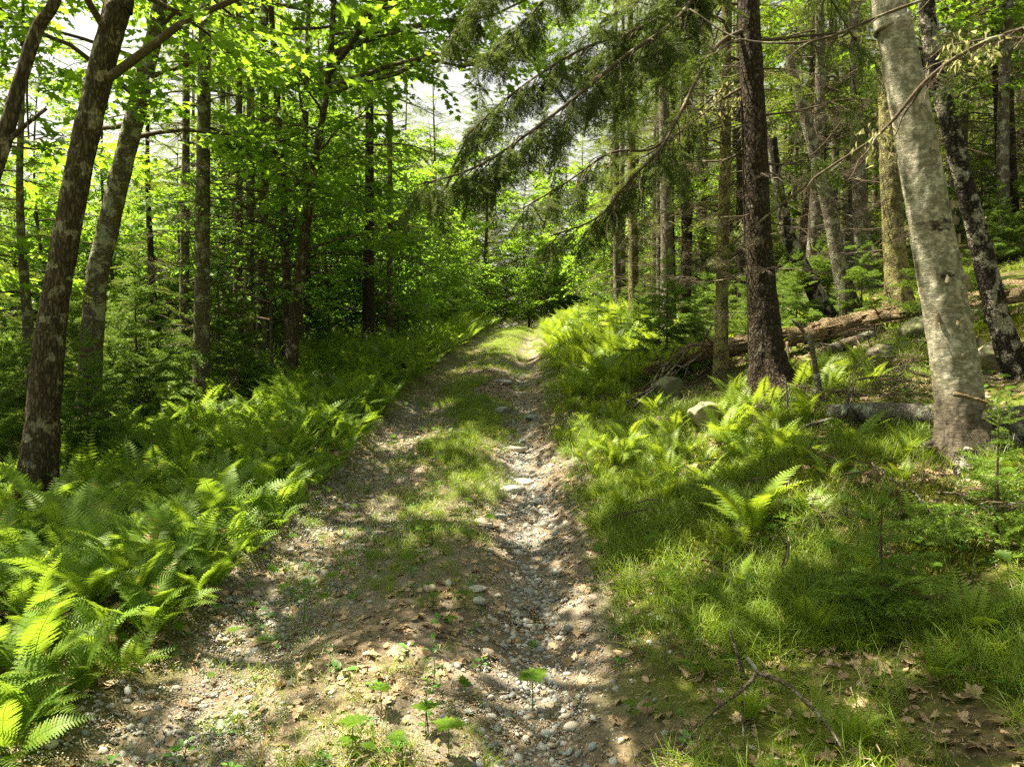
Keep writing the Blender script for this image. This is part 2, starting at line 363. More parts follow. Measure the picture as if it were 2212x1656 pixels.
def spray(lod, seed, dead=False):
    """flat spray, 1 m long along +X. returns (foliage template, wood template)"""
    rng = np.random.default_rng(seed); fo, wo_ = MB(), MB()
    main = twigline(np.zeros(3), np.array([1., 0, 0]), 1, 7, .10, rng, .02)
    ns = (22, 18, 11, 15)[lod]; nl, nw, sp = ((.046, .0098, .0062), (.050, .013, .013), (0, 0, 0), (.075, .016, .0065))[lod]
    if lod < 2 or dead: tube(wo_, main, np.linspace(.008, .002, 7), 3 if lod else 4, cap=False)
    if lod != 2 and not dead: needles(fo, main, 1, nl, nw, sp, rng)
    for k in range(ns):
        t = .08 + .9*k/ns; sgn = 1 if k % 2 else -1; L = (.46*(1-t)**.75+.07)*rng.uniform(.7, 1.15)
        a = math.radians(rng.uniform(40, 62))*sgn
        d = np.array([math.cos(a), math.sin(a), rng.normal(0, .12)-.08])
        p0 = np.array([np.interp(t, np.linspace(0, 1, 7), main[:, i]) for i in range(3)])
        tw = twigline(p0, d, L, 4, .18, rng, .04)
        if dead:
            tube(wo_, tw, np.linspace(.0045, .0015, 4), 3, cap=False)
            for q in range(2):
                u = rng.uniform(.3, .8); a2 = a + rng.choice([-1, 1])*rng.uniform(.5, 1.0)
                tube(wo_, twigline(tw[0]+(tw[-1]-tw[0])*u, np.array([math.cos(a2), math.sin(a2), rng.normal(0, .3)]), L*.4, 3, .1, rng), np.linspace(.003, .001, 3), 3, cap=False)
            continue
        if lod == 2:
            wv = np.array([-math.sin(a), math.cos(a), rng.normal(0, .5)])*rng.uniform(.022, .045); mid = tw[1]*.4+tw[2]*.6
            for z in range(3):     # three notched blades per twig read as needle tufts far away
                o0 = tw[0]+(tw[-1]-tw[0])*z*.28; e = o0+(tw[-1]-tw[0])*.5+rng.normal(0, .02, 3)
                fo.add([o0-wv*rng.uniform(.4, 1), e, o0+wv*rng.uniform(.4, 1)], [[0, 1, 2]], rng.random())
            continue
        needles(fo, tw, L, nl, nw, sp, rng)
        if lod == 0: tube(wo_, tw, np.linspace(.004, .0015, 4), 3, cap=False)
        for q in range((3, 3, 0, 1)[lod]):
            u = rng.uniform(.15, .85); a2 = a + (1 if q % 2 else -1)*rng.uniform(.6, .95)
            st = twigline(tw[0]+(tw[-1]-tw[0])*u, np.array([math.cos(a2), math.sin(a2), -.1]), L*.38*(1.1-u), 3, .15, rng)
            needles(fo, st, L, nl, nw, sp, rng)
    return fo.arr(), wo_.arr()
SPR0 = [spray(0, s) for s in (1, 2)]; SPR1 = [spray(1, s) for s in (3, 4, 5)]; SPR2 = [spray(2, s) for s in (6, 7, 8)]
SPRB = [spray(3, s) for s in (12, 13)]
DEAD = [spray(1, s, True)[1] for s in (9, 10, 11)]

def leaf_shape(kind, lod):
    if kind == 'maple':
        if lod == 0:
            pr = [(0, .0), (.16, -.02), (.42, -.06), (.32, .12), (.62, .34), (.36, .40), (.26, .46), (.30, .72), (.14, .66), (0, 1.0)]
        else: pr = [(0, 0), (.40, -.02), (.24, .22), (.60, .42), (.20, .52), (0, 1.0)]
    elif kind == 'oval': pr = [(0, 0), (.20, .2), (.30, .45), (.20, .75), (0, 1.0)] if lod == 0 else [(0, 0), (.28, .45), (0, 1.0)]
    elif kind == 'oak': pr = [(0, 0), (.10, .12), (.28, .20), (.14, .34), (.36, .50), (.18, .60), (.26, .78), (0, 1.0)]
    pr = np.array(pr); n = len(pr)
    R = np.stack([pr[:, 1], -pr[:, 0], np.zeros(n)], 1); L = np.stack([pr[1:-1, 1], pr[1:-1, 0], np.zeros(n-2)], 1)[::-1]
    V = np.concatenate([R, L, [[.35, 0, -.03]]]); V[:, 2] += .10*np.abs(V[:, 1]) - .16*np.clip(V[:, 0]-.3, 0, 1)**2
    k = len(V)-1; i = np.arange(k)
    return V, np.stack([i, (i+1) % k, np.full(k, k)], 1)
LEAF = {(k, l): leaf_shape(k, l) for k in ('maple', 'oval') for l in (0, 1)}
def cluster(kind, lod, seed, n=9, size=.11, L=.45):
    """leafy twig along +X lying flat"""
    rng = np.random.default_rng(seed); A, loc = [], []
    for k in range(n):
        t = (k//2+1)/(n//2+1); sgn = 1 if k % 2 else -1
        if k == n-1: yaw, t = rng.normal(0, .2), 1.0
        else: yaw = sgn*rng.uniform(.6, 1.25)
        s = size*rng.uniform(.7, 1.2); pitch = rng.normal(.15, .32); roll = rng.normal(0, .35)
        B = rotz(yaw) @ np.array(Euler((roll, pitch, 0)).to_matrix())
        A.append(B*s); loc.append(np.array([t*L, 0, -.05*t*t]) + B[:, 0]*.045)
    mb = MB(); mb.stamp(LEAF[(kind, lod)], np.array(A), np.array(loc), rng.random(n))
    return mb.arr()
CL = {('maple', 0): [cluster('maple', 0, s, 9, .125) for s in (20, 21, 22)], ('maple', 1): [cluster('maple', 1, s, 9, .13) for s in (23, 24, 25)],
      ('oval', 0): [cluster('oval', 0, s, 9, .10) for s in (26, 27)], ('oval', 1): [cluster('oval', 1, s, 9, .11) for s in (28, 29)]}

def frond(lod, seed, L=.62, arch=1.0, wide=.12, lacy=False):
    rng = np.random.default_rng(seed); mb = MB(); n = 13
    ang = np.linspace(1.30, 1.30-1.30*arch, n); s = L/(n-1)
    ax = np.concatenate([[[0, 0, 0]], np.cumsum(np.stack([np.cos(ang)*s, rng.normal(0, .03*s, n), np.sin(ang)*s], 1), 0)])[:n]
    tube(mb, ax, np.linspace(.0028, .0008, n), 3, .3, cap=False)
    t_, a_, b_ = frames(ax); npn = (23, 17)[lod]
    for k in range(npn):
        t = .16+.82*k/npn; pl = wide*(math.sin(math.pi*min(1, (t-.05)/.95)**.72)+.06)*rng.uniform(.88, 1.08)
        c = np.array([np.interp(t, np.linspace(0, 1, n), ax[:, i]) for i in range(3)])
        i = min(n-1, int(t*(n-1))); tt = t_[i]; up = np.cross(tt, [0, 1, 0]); up = up if up[2] > 0 or up[0] < 0 else -up
        for sg in (-1, 1):
            d = np.array([0, sg, 0])*.93 + tt*.36 + up*(.10+rng.normal(0, .06)); d /= np.linalg.norm(d)
            q = np.cross(d, up); q /= np.linalg.norm(q); q = q if np.dot(q, tt) > 0 else -q
            if lod == 0:
                m = 4; cs = np.linspace(0, 1, m+1); C = c + np.outer(cs*pl, d) - np.outer(cs**2*pl*.14, up)
                wd = pl*.150*(1-cs)**.5+.0006; wt = (wd[:-1]+wd[1:])/2*1.05
                for e in (-1, 1):
                    E = C + q*e*(wd*.55)[:, None]; tip = (C[:-1]+C[1:])/2 + q*e*wt[:, None] + d*pl*.07
                    V = np.concatenate([C, E, tip]); j = np.arange(m); a_n = m+1
                    mb.add(V, np.concatenate([np.stack([j, j+1, j+a_n+1], 1), np.stack([j, j+a_n+1, j+a_n], 1), np.stack([j+a_n, j+a_n+1, j+2*a_n], 1)]), rng.random()*.5+.25)
            else:
                e = c + d*pl - up*pl*.12; md = c+d*pl*.35; wd = pl*.15
                mb.add([c, md+q*wd, e, md-q*wd], [[0, 1, 2], [0, 2, 3]], rng.random()*.5+.25)
    return mb
FR0 = [frond(0, s, L, a, w_) for s, L, a, w_ in ((31, .66, .95, .105), (32, .60, 1.15, .10), (33, .72, .8, .115), (34, .5, 1.3, .095))]
FR1 = [frond(1, s, L, a, w_) for s, L, a, w_ in ((35, .66, .95, .11), (36, .60, 1.15, .105), (37, .72, .8, .12))]

# ------------------------------------------------------------------ labels that tell repeats apart
ORD = ['leftmost', 'second', 'third', 'fourth', 'fifth', 'sixth', 'seventh', 'eighth', 'ninth', 'tenth', 'eleventh', 'twelfth', 'thirteenth', 'fourteenth', 'fifteenth', 'sixteenth']
ROW = ['nearest', 'second', 'third', 'fourth', 'fifth', 'sixth', 'seventh', 'eighth', 'ninth', 'tenth', 'eleventh', 'twelfth', 'thirteenth', 'fourteenth', 'fifteenth', 'sixteenth', 'seventeenth', 'eighteenth', 'nineteenth', 'twentieth', 'twenty-first', 'twenty-second', 'twenty-third', 'twenty-fourth', 'twenty-fifth']
def row_labels(items, what, where, per=12):
    """items: objects; ranks them into rows going back from the camera, then left to right in each row"""
    items = sorted(items, key=lambda o: depth(o.location))
    for r in range(0, len(items), per):
        row = sorted(items[r:r+per], key=lambda o: PX(o.location)[0])
        for i, o in enumerate(row):
            o['label'] = f"{what}, {ORD[i]}{'' if i == 0 else ' from left'} in {ROW[min(r//per, 24)]} row back {where}"

# ------------------------------------------------------------------ tree builders
def conifer_crown(rng, path, z0, z1, lmax, nb, lodz=8.5, az=None, lod=1, dens=3.6, droop=-.2):
    """branches with needle sprays between heights z0..z1 (relative to base) along a trunk path"""
    fo, wd = MB(), MB(); zz = path[:, 2]-path[0, 2]
    S = {0: SPR0, 1: SPR1, 2: SPR2}; acc = {}
    for k in range(nb):
        f = (k+rng.uniform(0, 1))/nb; z = z0+(z1-z0)*f
        c = np.array([np.interp(z, zz, path[:, i]) for i in range(3)])
        L = lmax*((1-f)**.8*.85+.12)*rng.uniform(.65, 1.1)
        th = k*2.399+rng.normal(0, .4) if az is None else rng.uniform(*az)
        el = droop+.75*f+rng.normal(0, .08); d = np.array([math.cos(th)*math.cos(el), math.sin(th)*math.cos(el), math.sin(el)])
        br = twigline(c, d, L, 6, .16, rng, .02); lo = lod if z < lodz else 2
        tube(wd, br, np.linspace(.012+.010*L, .004, 6), 4, cap=False)
        ns = max(3, int(L*(dens if lo < 2 else dens*.8)))
        for q in range(ns):
            t = .18+.82*(q+.5)/ns; p = np.array([np.interp(t, np.linspace(0, 1, 6), br[:, i]) for i in range(3)])
            sg = 1 if q % 2 else -1; yaw = sg*rng.uniform(.35, 1.0)*(1-t*.6) if q < ns-1 else 0
            dd = rotz(yaw) @ d; dd[2] += rng.normal(-.22, .12); sc = (.30+.40*(1-t)*min(1.4, L))*rng.uniform(.85, 1.25)
            if lo == 2: sc *= 1.15
            B = basis(dd, roll=rng.normal(0, .3))*sc; v = rng.integers(0, len(S[lo]))
            acc.setdefault((lo, v), []).append((B, p, rng.random()))
    for (lo, v), L_ in acc.items():
        A = np.array([x[0] for x in L_]); Q = np.array([x[1] for x in L_]); R = np.array([x[2] for x in L_])
        fo.stamp(S[lo][v][0], A, Q, R)
        if len(S[lo][v][1][0]): wd.stamp(S[lo][v][1][:2], A, Q)
    return fo, wd
def dead_branches(rng, path, z0, z1, n, L0, mb=None, az=None, mat=0):
    mb = mb or MB(); zz = path[:, 2]-path[0, 2]; acc = {}
    for k in range(n):
        z = rng.uniform(z0, z1); c = np.array([np.interp(z, zz, path[:, i]) for i in range(3)])
        th = rng.uniform(0, 2*np.pi) if az is None else rng.uniform(*az); L = L0*rng.uniform(.35, 1.15)
        d = np.array([math.cos(th), math.sin(th), rng.normal(-.05, .25)])
        br = twigline(c, d, L, 6, rng.uniform(-.1, .2), rng, .04)
        tube(mb, br, np.linspace(.006+.006*L, .002, 6), 4, cap=False)
        for q in range(int(1+L*1.8)):
            t = rng.uniform(.25, .9); p = np.array([np.interp(t, np.linspace(0, 1, 6), br[:, i]) for i in range(3)])
            dd = rotz(rng.normal(0, .6)) @ d; acc.setdefault(int(rng.integers(0, 3)), []).append((basis(dd, roll=rng.normal(0, .8))*L*rng.uniform(.3, .6), p))
    for v, L_ in acc.items():
        mb.stamp(DEAD[v][:2], np.array([x[0] for x in L_]), np.array([x[1] for x in L_]))
    return mb
def leafy(rng, path, z0, z1, L0, nl, lod, kind, zl=9.0, up=.5, az=None, sub=6, per=4, flat=True):
    """limbs, side branches and leaf clusters of a broadleaf tree"""
    fo, wd = MB(), MB(); zz = path[:, 2]-path[0, 2]; acc = {}
    for k in range(nl):
        f = (k+rng.random())/nl; z = z0+(z1-z0)*f; c = np.array([np.interp(z, zz, path[:, i]) for i in range(3)])
        th = k*2.399+rng.normal(0, .5) if az is None else rng.uniform(*az); L = L0*(1-.45*f)*rng.uniform(.6, 1.15); el = up*rng.uniform(.3, 1.3)
        d = np.array([math.cos(th)*math.cos(el), math.sin(th)*math.cos(el), math.sin(el)])
        br = twigline(c, d, L, 7, .22, rng, .035)
        tube(wd, br, np.linspace(.008+.011*L, .004, 7), 5, cap=False)
        for q in range(sub):
            t = .25+.75*(q+.5)/sub; p = np.array([np.interp(t, np.linspace(0, 1, 7), br[:, i]) for i in range(3)])
            dd = rotz((1 if q % 2 else -1)*rng.uniform(.4, 1.1)) @ d; dd[2] = rng.normal(.02, .15); l2 = L*.42*(1.15-t)*rng.uniform(.7, 1.2)+.15
            sb = twigline(p, dd, l2, 4, .12, rng, .05); tube(wd, sb, np.linspace(.007, .002, 4), 3, cap=False)
            for e in range(per):
                u = (e+1)/per; pp = sb[0]+(sb[-1]-sb[0])*u; yaw = (1 if e % 2 else -1)*rng.uniform(.2, 1.0)*(1 if e < per-1 else 0)
                d3 = rotz(yaw) @ dd; d3[2] += rng.normal(-.12, .18); lo = lod if z < zl else 1
                acc.setdefault((lo, int(rng.integers(0, len(CL[(kind, lo)])))), []).append((basis(d3, roll=rng.normal(0, .25))*rng.uniform(.8, 1.2), pp, rng.random()))
    for (lo, v), L_ in acc.items():
        fo.stamp(CL[(kind, lo)][v], np.array([x[0] for x in L_]), np.array([x[1] for x in L_]), np.array([x[2] for x in L_]))
    return fo, wd
def trunk_path(pts, top=None):
    return pts
def heropath(pix, Dbase=None, ground=True, z_top=13.0, lean=None):
    """pix: [(px, py, width px)...] from foot to top; D from the ground under the foot unless given"""
    foot = G(pix[0][0], pix[0][1]) if Dbase is None else None
    D = depth(foot) if Dbase is None else Dbase
    pts = [P(a, b, D) for a, b, _ in pix]; rad = [w_/2*D/F_PX*math.cos(math.atan((a-1106)/F_PX)) for a, _, w_ in pix]
    if Dbase is not None: pts[0][2] = float(H(pts[0][0], pts[0][1]))
    d = pts[-1]-pts[-2]; d = d/np.linalg.norm(d)
    if z_top and pts[-1][2]-pts[0][2] < z_top:
        k = (z_top-(pts[-1][2]-pts[0][2])); dd = d*.5+np.array([0, 0, .5]); dd /= dd[2]
        pts += [pts[-1]+dd*k*.5, pts[-1]+dd*k*.5+np.array([0, 0, k*.5])]; rad += [rad[-1]*.75, rad[-1]*.25]
    pts.insert(0, pts[0]-(pts[1]-pts[0])/np.linalg.norm(pts[1]-pts[0])*.25); rad.insert(0, rad[0]*1.1)
    return np.array(pts), np.array(rad), D
def hero_trunk(root, pts, rad, mat, sides=20, step=.06, bump=.06, flare=.35, name='trunk', roots=5, seed=0, fh=.35):
    base = np.array(root.location); q, r = spline(pts-base, step, rad); mb = MB()
    h = q[:, 2]
    t, a, b = frames(q); th = np.linspace(0, 2*np.pi, sides, endpoint=False)
    rng = np.random.default_rng(seed+99); ph = rng.uniform(0, 6.28)
    fl = flare*np.exp(-np.clip(h, 0, None)/fh)[:, None]*(1+.55*np.cos(roots*th+ph)[None]) 
    ring = a[:, None, :]*np.cos(th)[None, :, None]+b[:, None, :]*np.sin(th)[None, :, None]
    s = q[:, None, :]+ring*r[:, None, None]
    rr = r[:, None]*(1+fl)*(1+bump*fbm(s[..., 0]*5+seed, s[..., 1]*5, s[..., 2]*2.2, o=3)+bump*.8*fbm(s[..., 0]*30, s[..., 1]*30+seed, s[..., 2]*12, o=2)*(sides > 16))
    V = (q[:, None, :]+ring*rr[..., None]).reshape(-1, 3); n = len(q)
    i = np.arange(n-1)[:, None]*sides+np.arange(sides)[None]; j = np.arange(n-1)[:, None]*sides+(np.arange(sides)[None]+1) % sides
    T = np.concatenate([np.stack([i, j, j+sides], -1).reshape(-1, 3), np.stack([i, j+sides, i+sides], -1).reshape(-1, 3)])
    mb.add(V, T)
    # closed top
    mb.add(np.concatenate([V[-sides:], q[-1:]]), [[k, (k+1) % sides, sides] for k in range(sides)])
    obj(name, mb.mesh(name, mat, True), root)
    return q, r

# ------------------------------------------------------------------ scatter of uncountable stuff
def scatter(name, protos, pts, rots, scl, mats=None, idx=None):
    """one 'stuff' object: a cloud of points carrying copies of small meshes"""
    pts = np.asarray(pts, np.float32); n = len(pts)
    if n == 0: return
    c = bpy.data.collections.new(name+'_forms')
    for k, me in enumerate(protos):
        po = bpy.data.objects.new(f'{name}_form_{k:02d}', me); c.objects.link(po)
    me = bpy.data.meshes.new(name); me.vertices.add(n); me.vertices.foreach_set('co', pts.ravel())
    a = me.attributes.new('rot', 'FLOAT_VECTOR', 'POINT'); a.data.foreach_set('vector', np.asarray(rots, np.float32).ravel())
    a = me.attributes.new('scl', 'FLOAT', 'POINT'); a.data.foreach_set('value', np.asarray(scl, np.float32))
    a = me.attributes.new('idx', 'INT', 'POINT'); a.data.foreach_set('value', (np.arange(n) % len(protos) if idx is None else idx).astype(np.int32))
    o = obj(name, me, kind='stuff')
    g = bpy.data.node_groups.new(name, 'GeometryNodeTree')
    g.interface.new_socket('Geometry', in_out='INPUT', socket_type='NodeSocketGeometry'); g.interface.new_socket('Geometry', in_out='OUTPUT', socket_type='NodeSocketGeometry')
    N = g.nodes.new; gi, go = N('NodeGroupInput'), N('NodeGroupOutput')
    m2p = N('GeometryNodeMeshToPoints'); ip = N('GeometryNodeInstanceOnPoints'); ci = N('GeometryNodeCollectionInfo')
    ci.inputs['Collection'].default_value = c; ci.inputs['Separate Children'].default_value = True; ci.inputs['Reset Children'].default_value = True
    def attr(nm, ty):
        x = N('GeometryNodeInputNamedAttribute'); x.data_type = ty; x.inputs['Name'].default_value = nm; return x.outputs['Attribute']
    e2r = N('FunctionNodeEulerToRotation'); L = g.links.new
    L(gi.outputs[0], m2p.inputs[0]); L(m2p.outputs[0], ip.inputs['Points']); L(ci.outputs[0], ip.inputs['Instance'])
    ip.inputs['Pick Instance'].default_value = True; L(attr('idx', 'INT'), ip.inputs['Instance Index'])
    L(attr('rot', 'FLOAT_VECTOR'), e2r.inputs[0]); L(e2r.outputs[0], ip.inputs['Rotation']); L(attr('scl', 'FLOAT'), ip.inputs['Scale'])
    L(ip.outputs[0], go.inputs[0])
    md = o.modifiers.new('scatter', 'NODES'); md.node_group = g
    return o
def ground_rots(x, y, rng, tilt=.15):
    e = .05; gx = (H(x+e, y)-H(x-e, y))/(2*e); gy = (H(x, y+e)-H(x, y-e))/(2*e); n = len(x)
    out = np.zeros((n, 3)); yaw = rng.uniform(0, 6.283, n)
    for i in range(n):
        nz = Vector((-gx[i]+rng.normal(0, tilt), -gy[i]+rng.normal(0, tilt), 1)).normalized()
        q = nz.to_track_quat('Z', 'Y'); out[i] = (q.to_matrix() @ Matrix.Rotation(yaw[i], 3, 'Z')).to_euler()
    return out
def region(rng, n, x0, x1, y0, y1, power=1.0):
    y = y0+(y1-y0)*rng.random(n)**power; x = rng.uniform(x0, x1, n)
    return x, y
def visible(x, y, m=.12, near=1.7):
    return (y > near) & (np.abs(x) < (y*(.74+m)+.5))

# ------------------------------------------------------------------ the large named trees
R = np.random.default_rng(7)
def spruce_like(root, q, rng, z0, z1, lmax, nb, mat='needle', lod=1, az=None, dens=3.6, lodz=8.5, name='crown'):
    fo, wd = conifer_crown(rng, q, z0, z1, lmax, nb, lodz, az, lod, dens)
    mb = MB(); mb.merge(fo, 0); mb.merge(wd, 1)
    return obj(name, mb.mesh(name, [M[mat], M['twig']]), root, kind='stuff')
def leafy_crown(root, q, rng, z0, z1, L0, nl, lod=0, kind='maple', mat='maple', **kw):
    fo, wd = leafy(rng, q, z0, z1, L0, nl, lod, kind, **kw); mb = MB(); mb.merge(fo, 0); mb.merge(wd, 1)
    return obj('crown', mb.mesh('crown', [M[mat], M['twig']]), root, kind='stuff')
def deadw(root, q, rng, z0, z1, n, L0, mat='twig', az=None):
    mb = dead_branches(rng, q, z0, z1, n, L0, az=az)
    return obj('dead_twig_work', mb.mesh('dead_twig_work', M[mat]), root, kind='stuff')
def lichen_wisps(root, pts, rng, n_each=14, name='beard_lichen'):
    mb = MB()
    for p in pts:
        for k in range(n_each):
            o = p+rng.normal(0, .05, 3); L = rng.uniform(.015, .06); e = o+np.array([rng.normal(0, .02), rng.normal(0, .02), -L])
            w_ = rng.normal(0, 1, 3)*.0008; mb.add([o-w_, o+w_, (o+e)/2+rng.normal(0, .012, 3)+w_*.7, e], [[0, 1, 2], [0, 2, 3]], rng.random())
    return obj(name, mb.mesh(name, M['lichen']), root, kind='stuff')

def hero(name, label, cat, pix, mat, D=None, z_top=13, sides=20, step=.06, flare=.3, bump=.06, seed=0, fh=.35, roots=5, top=True):
    pts, rad, Dd = heropath(pix, D, z_top=z_top if top else None)
    root = thing(name, label, cat, pts[1])
    q, r = hero_trunk(root, pts, rad, M[mat], sides, step, bump, flare, 'trunk', roots, seed, fh)
    return root, q, r, Dd

# big spruce right of the track
sp, sq, sr, sD = hero('spruce_tree', 'big dark spruce with scaly bark and flared foot right of the track', 'spruce tree',
    [(1672, 862, 84), (1655, 760, 72), (1640, 560, 62), (1630, 330, 56), (1622, 120, 51), (1616, -60, 46)], 'spruce_bark', z_top=15, sides=56, step=.028, flare=.75, bump=.05, fh=.30, roots=5)
spb = np.array(sp.location)
for a, L, s in ((-.35, .55, 0), (.9, .30, 1), (2.6, .32, 2), (-1.7, .3, 3)):     # surface roots
    mb = MB(); d = np.array([math.cos(a), math.sin(a), 0]); P0 = spb+d*.16
    pp = []
    for u in np.linspace(0, 1, 7):
        x, y = (P0+d*L*u)[:2]; pp.append([x, y+.06*math.sin(u*3+s), float(H(x, y))+.07*(1-u)-.02])
    tube(mb, spline(np.array(pp)-spb, .05), np.linspace(.085, .02, len(spline(np.array(pp), .05))), 8, bump=.3, seed=s)
    obj('root', mb.mesh('root', M['spruce_bark'], True), sp)
def bough(root, ctrl, r0, seed, lod=0, dens=7, sc=.45, hang=-.5, name='bough', t0=.25, mat='needle', live=1.0, spread=1.1):
    """a long limb (world points) with needle foliage as its sub-part"""
    rng = np.random.default_rng(seed); base = np.array(root.location)
    c = spline(np.array(ctrl)-base, .12); mb = MB(); n = len(c)
    tube(mb, c, np.linspace(r0, .006, n), 7, bump=.15, seed=seed)
    L = np.linalg.norm(np.diff(c, axis=0), axis=1).sum(); acc = {}; wd = MB()
    for k in range(int(L*dens)):
        t = t0+(1-t0)*(k+rng.random())/(L*dens); t = min(t, .99); i = int(t*(n-1)); d = c[min(i+1, n-1)]-c[max(i-1, 0)]; d = d/np.linalg.norm(d)
        yaw = (1 if k % 2 else -1)*rng.uniform(.3, spread); dd = rotz(yaw) @ d; dd[2] = dd[2]*.5+rng.normal(hang*.5, .25)
        l2 = rng.uniform(.2, .62)*(1.25-t)*1.05
        sb = twigline(c[i], dd, l2, 6, .30, rng, .05); tube(mb, sb, np.linspace(.008, .003, 6), 4, cap=False)
        if rng.random() < live:
            for e in range(3 if l2 > .35 else 2):
                u = (.35, .7, 1.0)[e] if l2 > .35 else (.5, 1.0)[e]; p = sb[0]+(sb[-1]-sb[0])*u; p = np.array([np.interp(u, np.linspace(0, 1, 6), sb[:, a]) for a in range(3)])
                d3 = rotz(rng.normal(0, .8)) @ (sb[-1]-sb[-2]); d3 = d3/np.linalg.norm(d3); d3[2] += rng.normal(hang*.25, .35)
                acc.setdefault(int(rng.integers(0, 2)), []).append((basis(d3, roll=rng.normal(0, .5))*sc*rng.uniform(.6, 1.15), p, rng.random()))
        else: wd.stamp(DEAD[0][:2], np.array([basis(dd, roll=rng.normal(0, 1))*l2*.8]), np.array([sb[1]]))
    S = SPR0 if lod == 0 else SPR1; fo = MB()
    for v, Ls in acc.items():
        A = np.array([x[0] for x in Ls]); Q = np.array([x[1] for x in Ls]); fo.stamp(S[v][0], A, Q, np.array([x[2] for x in Ls])); wd.stamp(S[v][1][:2], A, Q)
    mb.merge(wd); bo = obj(name, mb.mesh(name, M['twig']), root)
    if fo.n: obj('needle_foliage', fo.mesh('needle_foliage', M[mat]), bo, kind='stuff')
    return bo
on = lambda py, D: P(np.interp(py, [-60, 120, 330, 560, 860], [1616, 1622, 1630, 1640, 1672]), py, D)
bough(sp, [on(-330, sD), P(1560, -150, 7.2), P(1480, 20, 6.4), P(1340, 130, 6.0), P(1180, 260, 5.6), P(1030, 360, 5.4), P(900, 400, 5.3)], .035, 1, dens=11, t0=.30, sc=.40)
bough(sp, [on(-250, sD), P(1500, -60, 7.0), P(1420, 40, 6.5), P(1250, 110, 6.3), P(1110, 200, 6.0), P(1000, 300, 5.8)], .030, 2, dens=10, t0=.34, sc=.38)
bough(sp, [on(-480, sD), P(1400, -260, 7.0), P(1230, -60, 6.5), P(1120, 60, 6.3), P(1040, 130, 6.2)], .030, 3, dens=10, t0=.3, sc=.38)
bough(sp, [on(60, sD), P(1540, 110, 7.8), P(1440, 300, 7.2), P(1360, 390, 6.9), P(1290, 470, 6.8), P(1190, 510, 6.7)], .028, 4, dens=9, t0=.35, sc=.36, hang=-1.0)
bough(sp, [P(1440, 300, 7.2), P(1400, 325, 7.1), P(1320, 330, 6.9), P(1230, 390, 6.8), P(1130, 450, 6.6)], .015, 5, dens=9, t0=.3, sc=.32)
bough(sp, [on(-380, sD), P(1560, -200, 9.0), P(1450, -60, 9.6), P(1330, 40, 10), P(1200, 110, 10.2)], .030, 6, lod=1, dens=8, t0=.25, sc=.55)
bough(sp, [on(180, sD), P(1560, 215, 8.0), P(1450, 300, 8.4), P(1390, 340, 8.8)], .018, 7, lod=1, dens=6, live=.45)
bough(sp, [on(300, sD), P(1570, 345, 8.0), P(1480, 350, 8.2), P(1400, 375, 8.4)], .016, 8, lod=1, dens=6, live=.1)
bough(sp, [on(90, sD), P(1720, 80, 7.9), P(1850, 60, 7.4), P(1960, -10, 7.2)], .020, 9, lod=1, dens=5, live=.15)
bough(sp, [on(250, sD), P(1720, 240, 8.4), P(1830, 215, 8.4), P(1900, 220, 8.6)], .018, 10, lod=1, dens=6, live=.3)
bough(sp, [on(350, sD), P(1700, 355, 8.4), P(1760, 330, 8.5), P(1820, 260, 8.7)], .016, 11, lod=1, dens=5, live=.2)
bough(sp, [on(-100, sD), P(1750, -60, 8.6), P(1850, 90, 9.0), P(1900, 150, 9.2)], .022, 12, lod=1, dens=8, t0=.3, live=.9, sc=.5)
bough(sp, [on(-60, sD), P(1540, 20, 8.9), P(1450, 150, 9.6), P(1330, 260, 10.5)], .022, 13, lod=1, dens=8, t0=.3, live=.9, sc=.5, mat='fir')
bough(sp, [on(-560, sD), P(1330, -330, 7.6), P(1160, -130, 7.4), P(1040, 0, 7.2), P(960, 90, 7.1)], .028, 14, dens=9, t0=.3, sc=.42)
bough(sp, [on(-520, sD), P(1450, -250, 8.6), P(1340, -90, 8.8), P(1240, 20, 9.0), P(1150, 90, 9.2)], .028, 15, lod=1, dens=6, t0=.3, sc=.5, mat='fir')
deadw(sp, sq, R, 1.6, 5.5, 26, .9)
spruce_like(sp, sq, R, 7.2, 15, 2.2, 32, lodz=7.5)
lichen_wisps(sp, [np.array(spline(np.array([on(250, sD), P(1560, 215, 8.0), P(1450, 300, 8.4)]), .12)-spb)[i] for i in range(2, 10)]+[P(2060+R.uniform(-40, 60)-500+R.uniform(0, 80), R.uniform(130, 300), 8)-spb for _ in range(14)], R, 26)

# white birch at the right
bi, bq, br_, bD = hero('birch_tree', 'thick white paper birch with peeling bark at the right', 'birch tree',
    [(2088, 985, 128), (2078, 900, 112), (2055, 740, 106), (2030, 600, 103), (1998, 420, 96), (1965, 230, 88), (1932, 60, 80), (1915, -60, 74)], 'birch_bark', z_top=12, sides=64, step=.025, flare=.28, bump=.035, seed=3, fh=.22)
bib = np.array(bi.location)
rg = np.random.default_rng(11)
def curl_mesh(rng, w_, l, turn):
    mb = MB(); n, m = 8, 4; V = []
    for i in range(n):
        a = turn*i/(n-1); rr = l/turn
        for j in range(m):
            V.append([ (j/(m-1)-.5)*w_*(1-.55*(i/(n-1))**1.3)+rng.normal(0, .006), rr*(1-math.cos(a)), rr*math.sin(a)*(1 if j % 2 else .96)])
    V = np.array(V); T = [[i*m+j, i*m+j+1, (i+1)*m+j+1] for i in range(n-1) for j in range(m-1)]+[[i*m+j, (i+1)*m+j+1, (i+1)*m+j] for i in range(n-1) for j in range(m-1)]
    mb.add(V, T, 0); return mb.mesh('bark_curl', M['curl'], True)
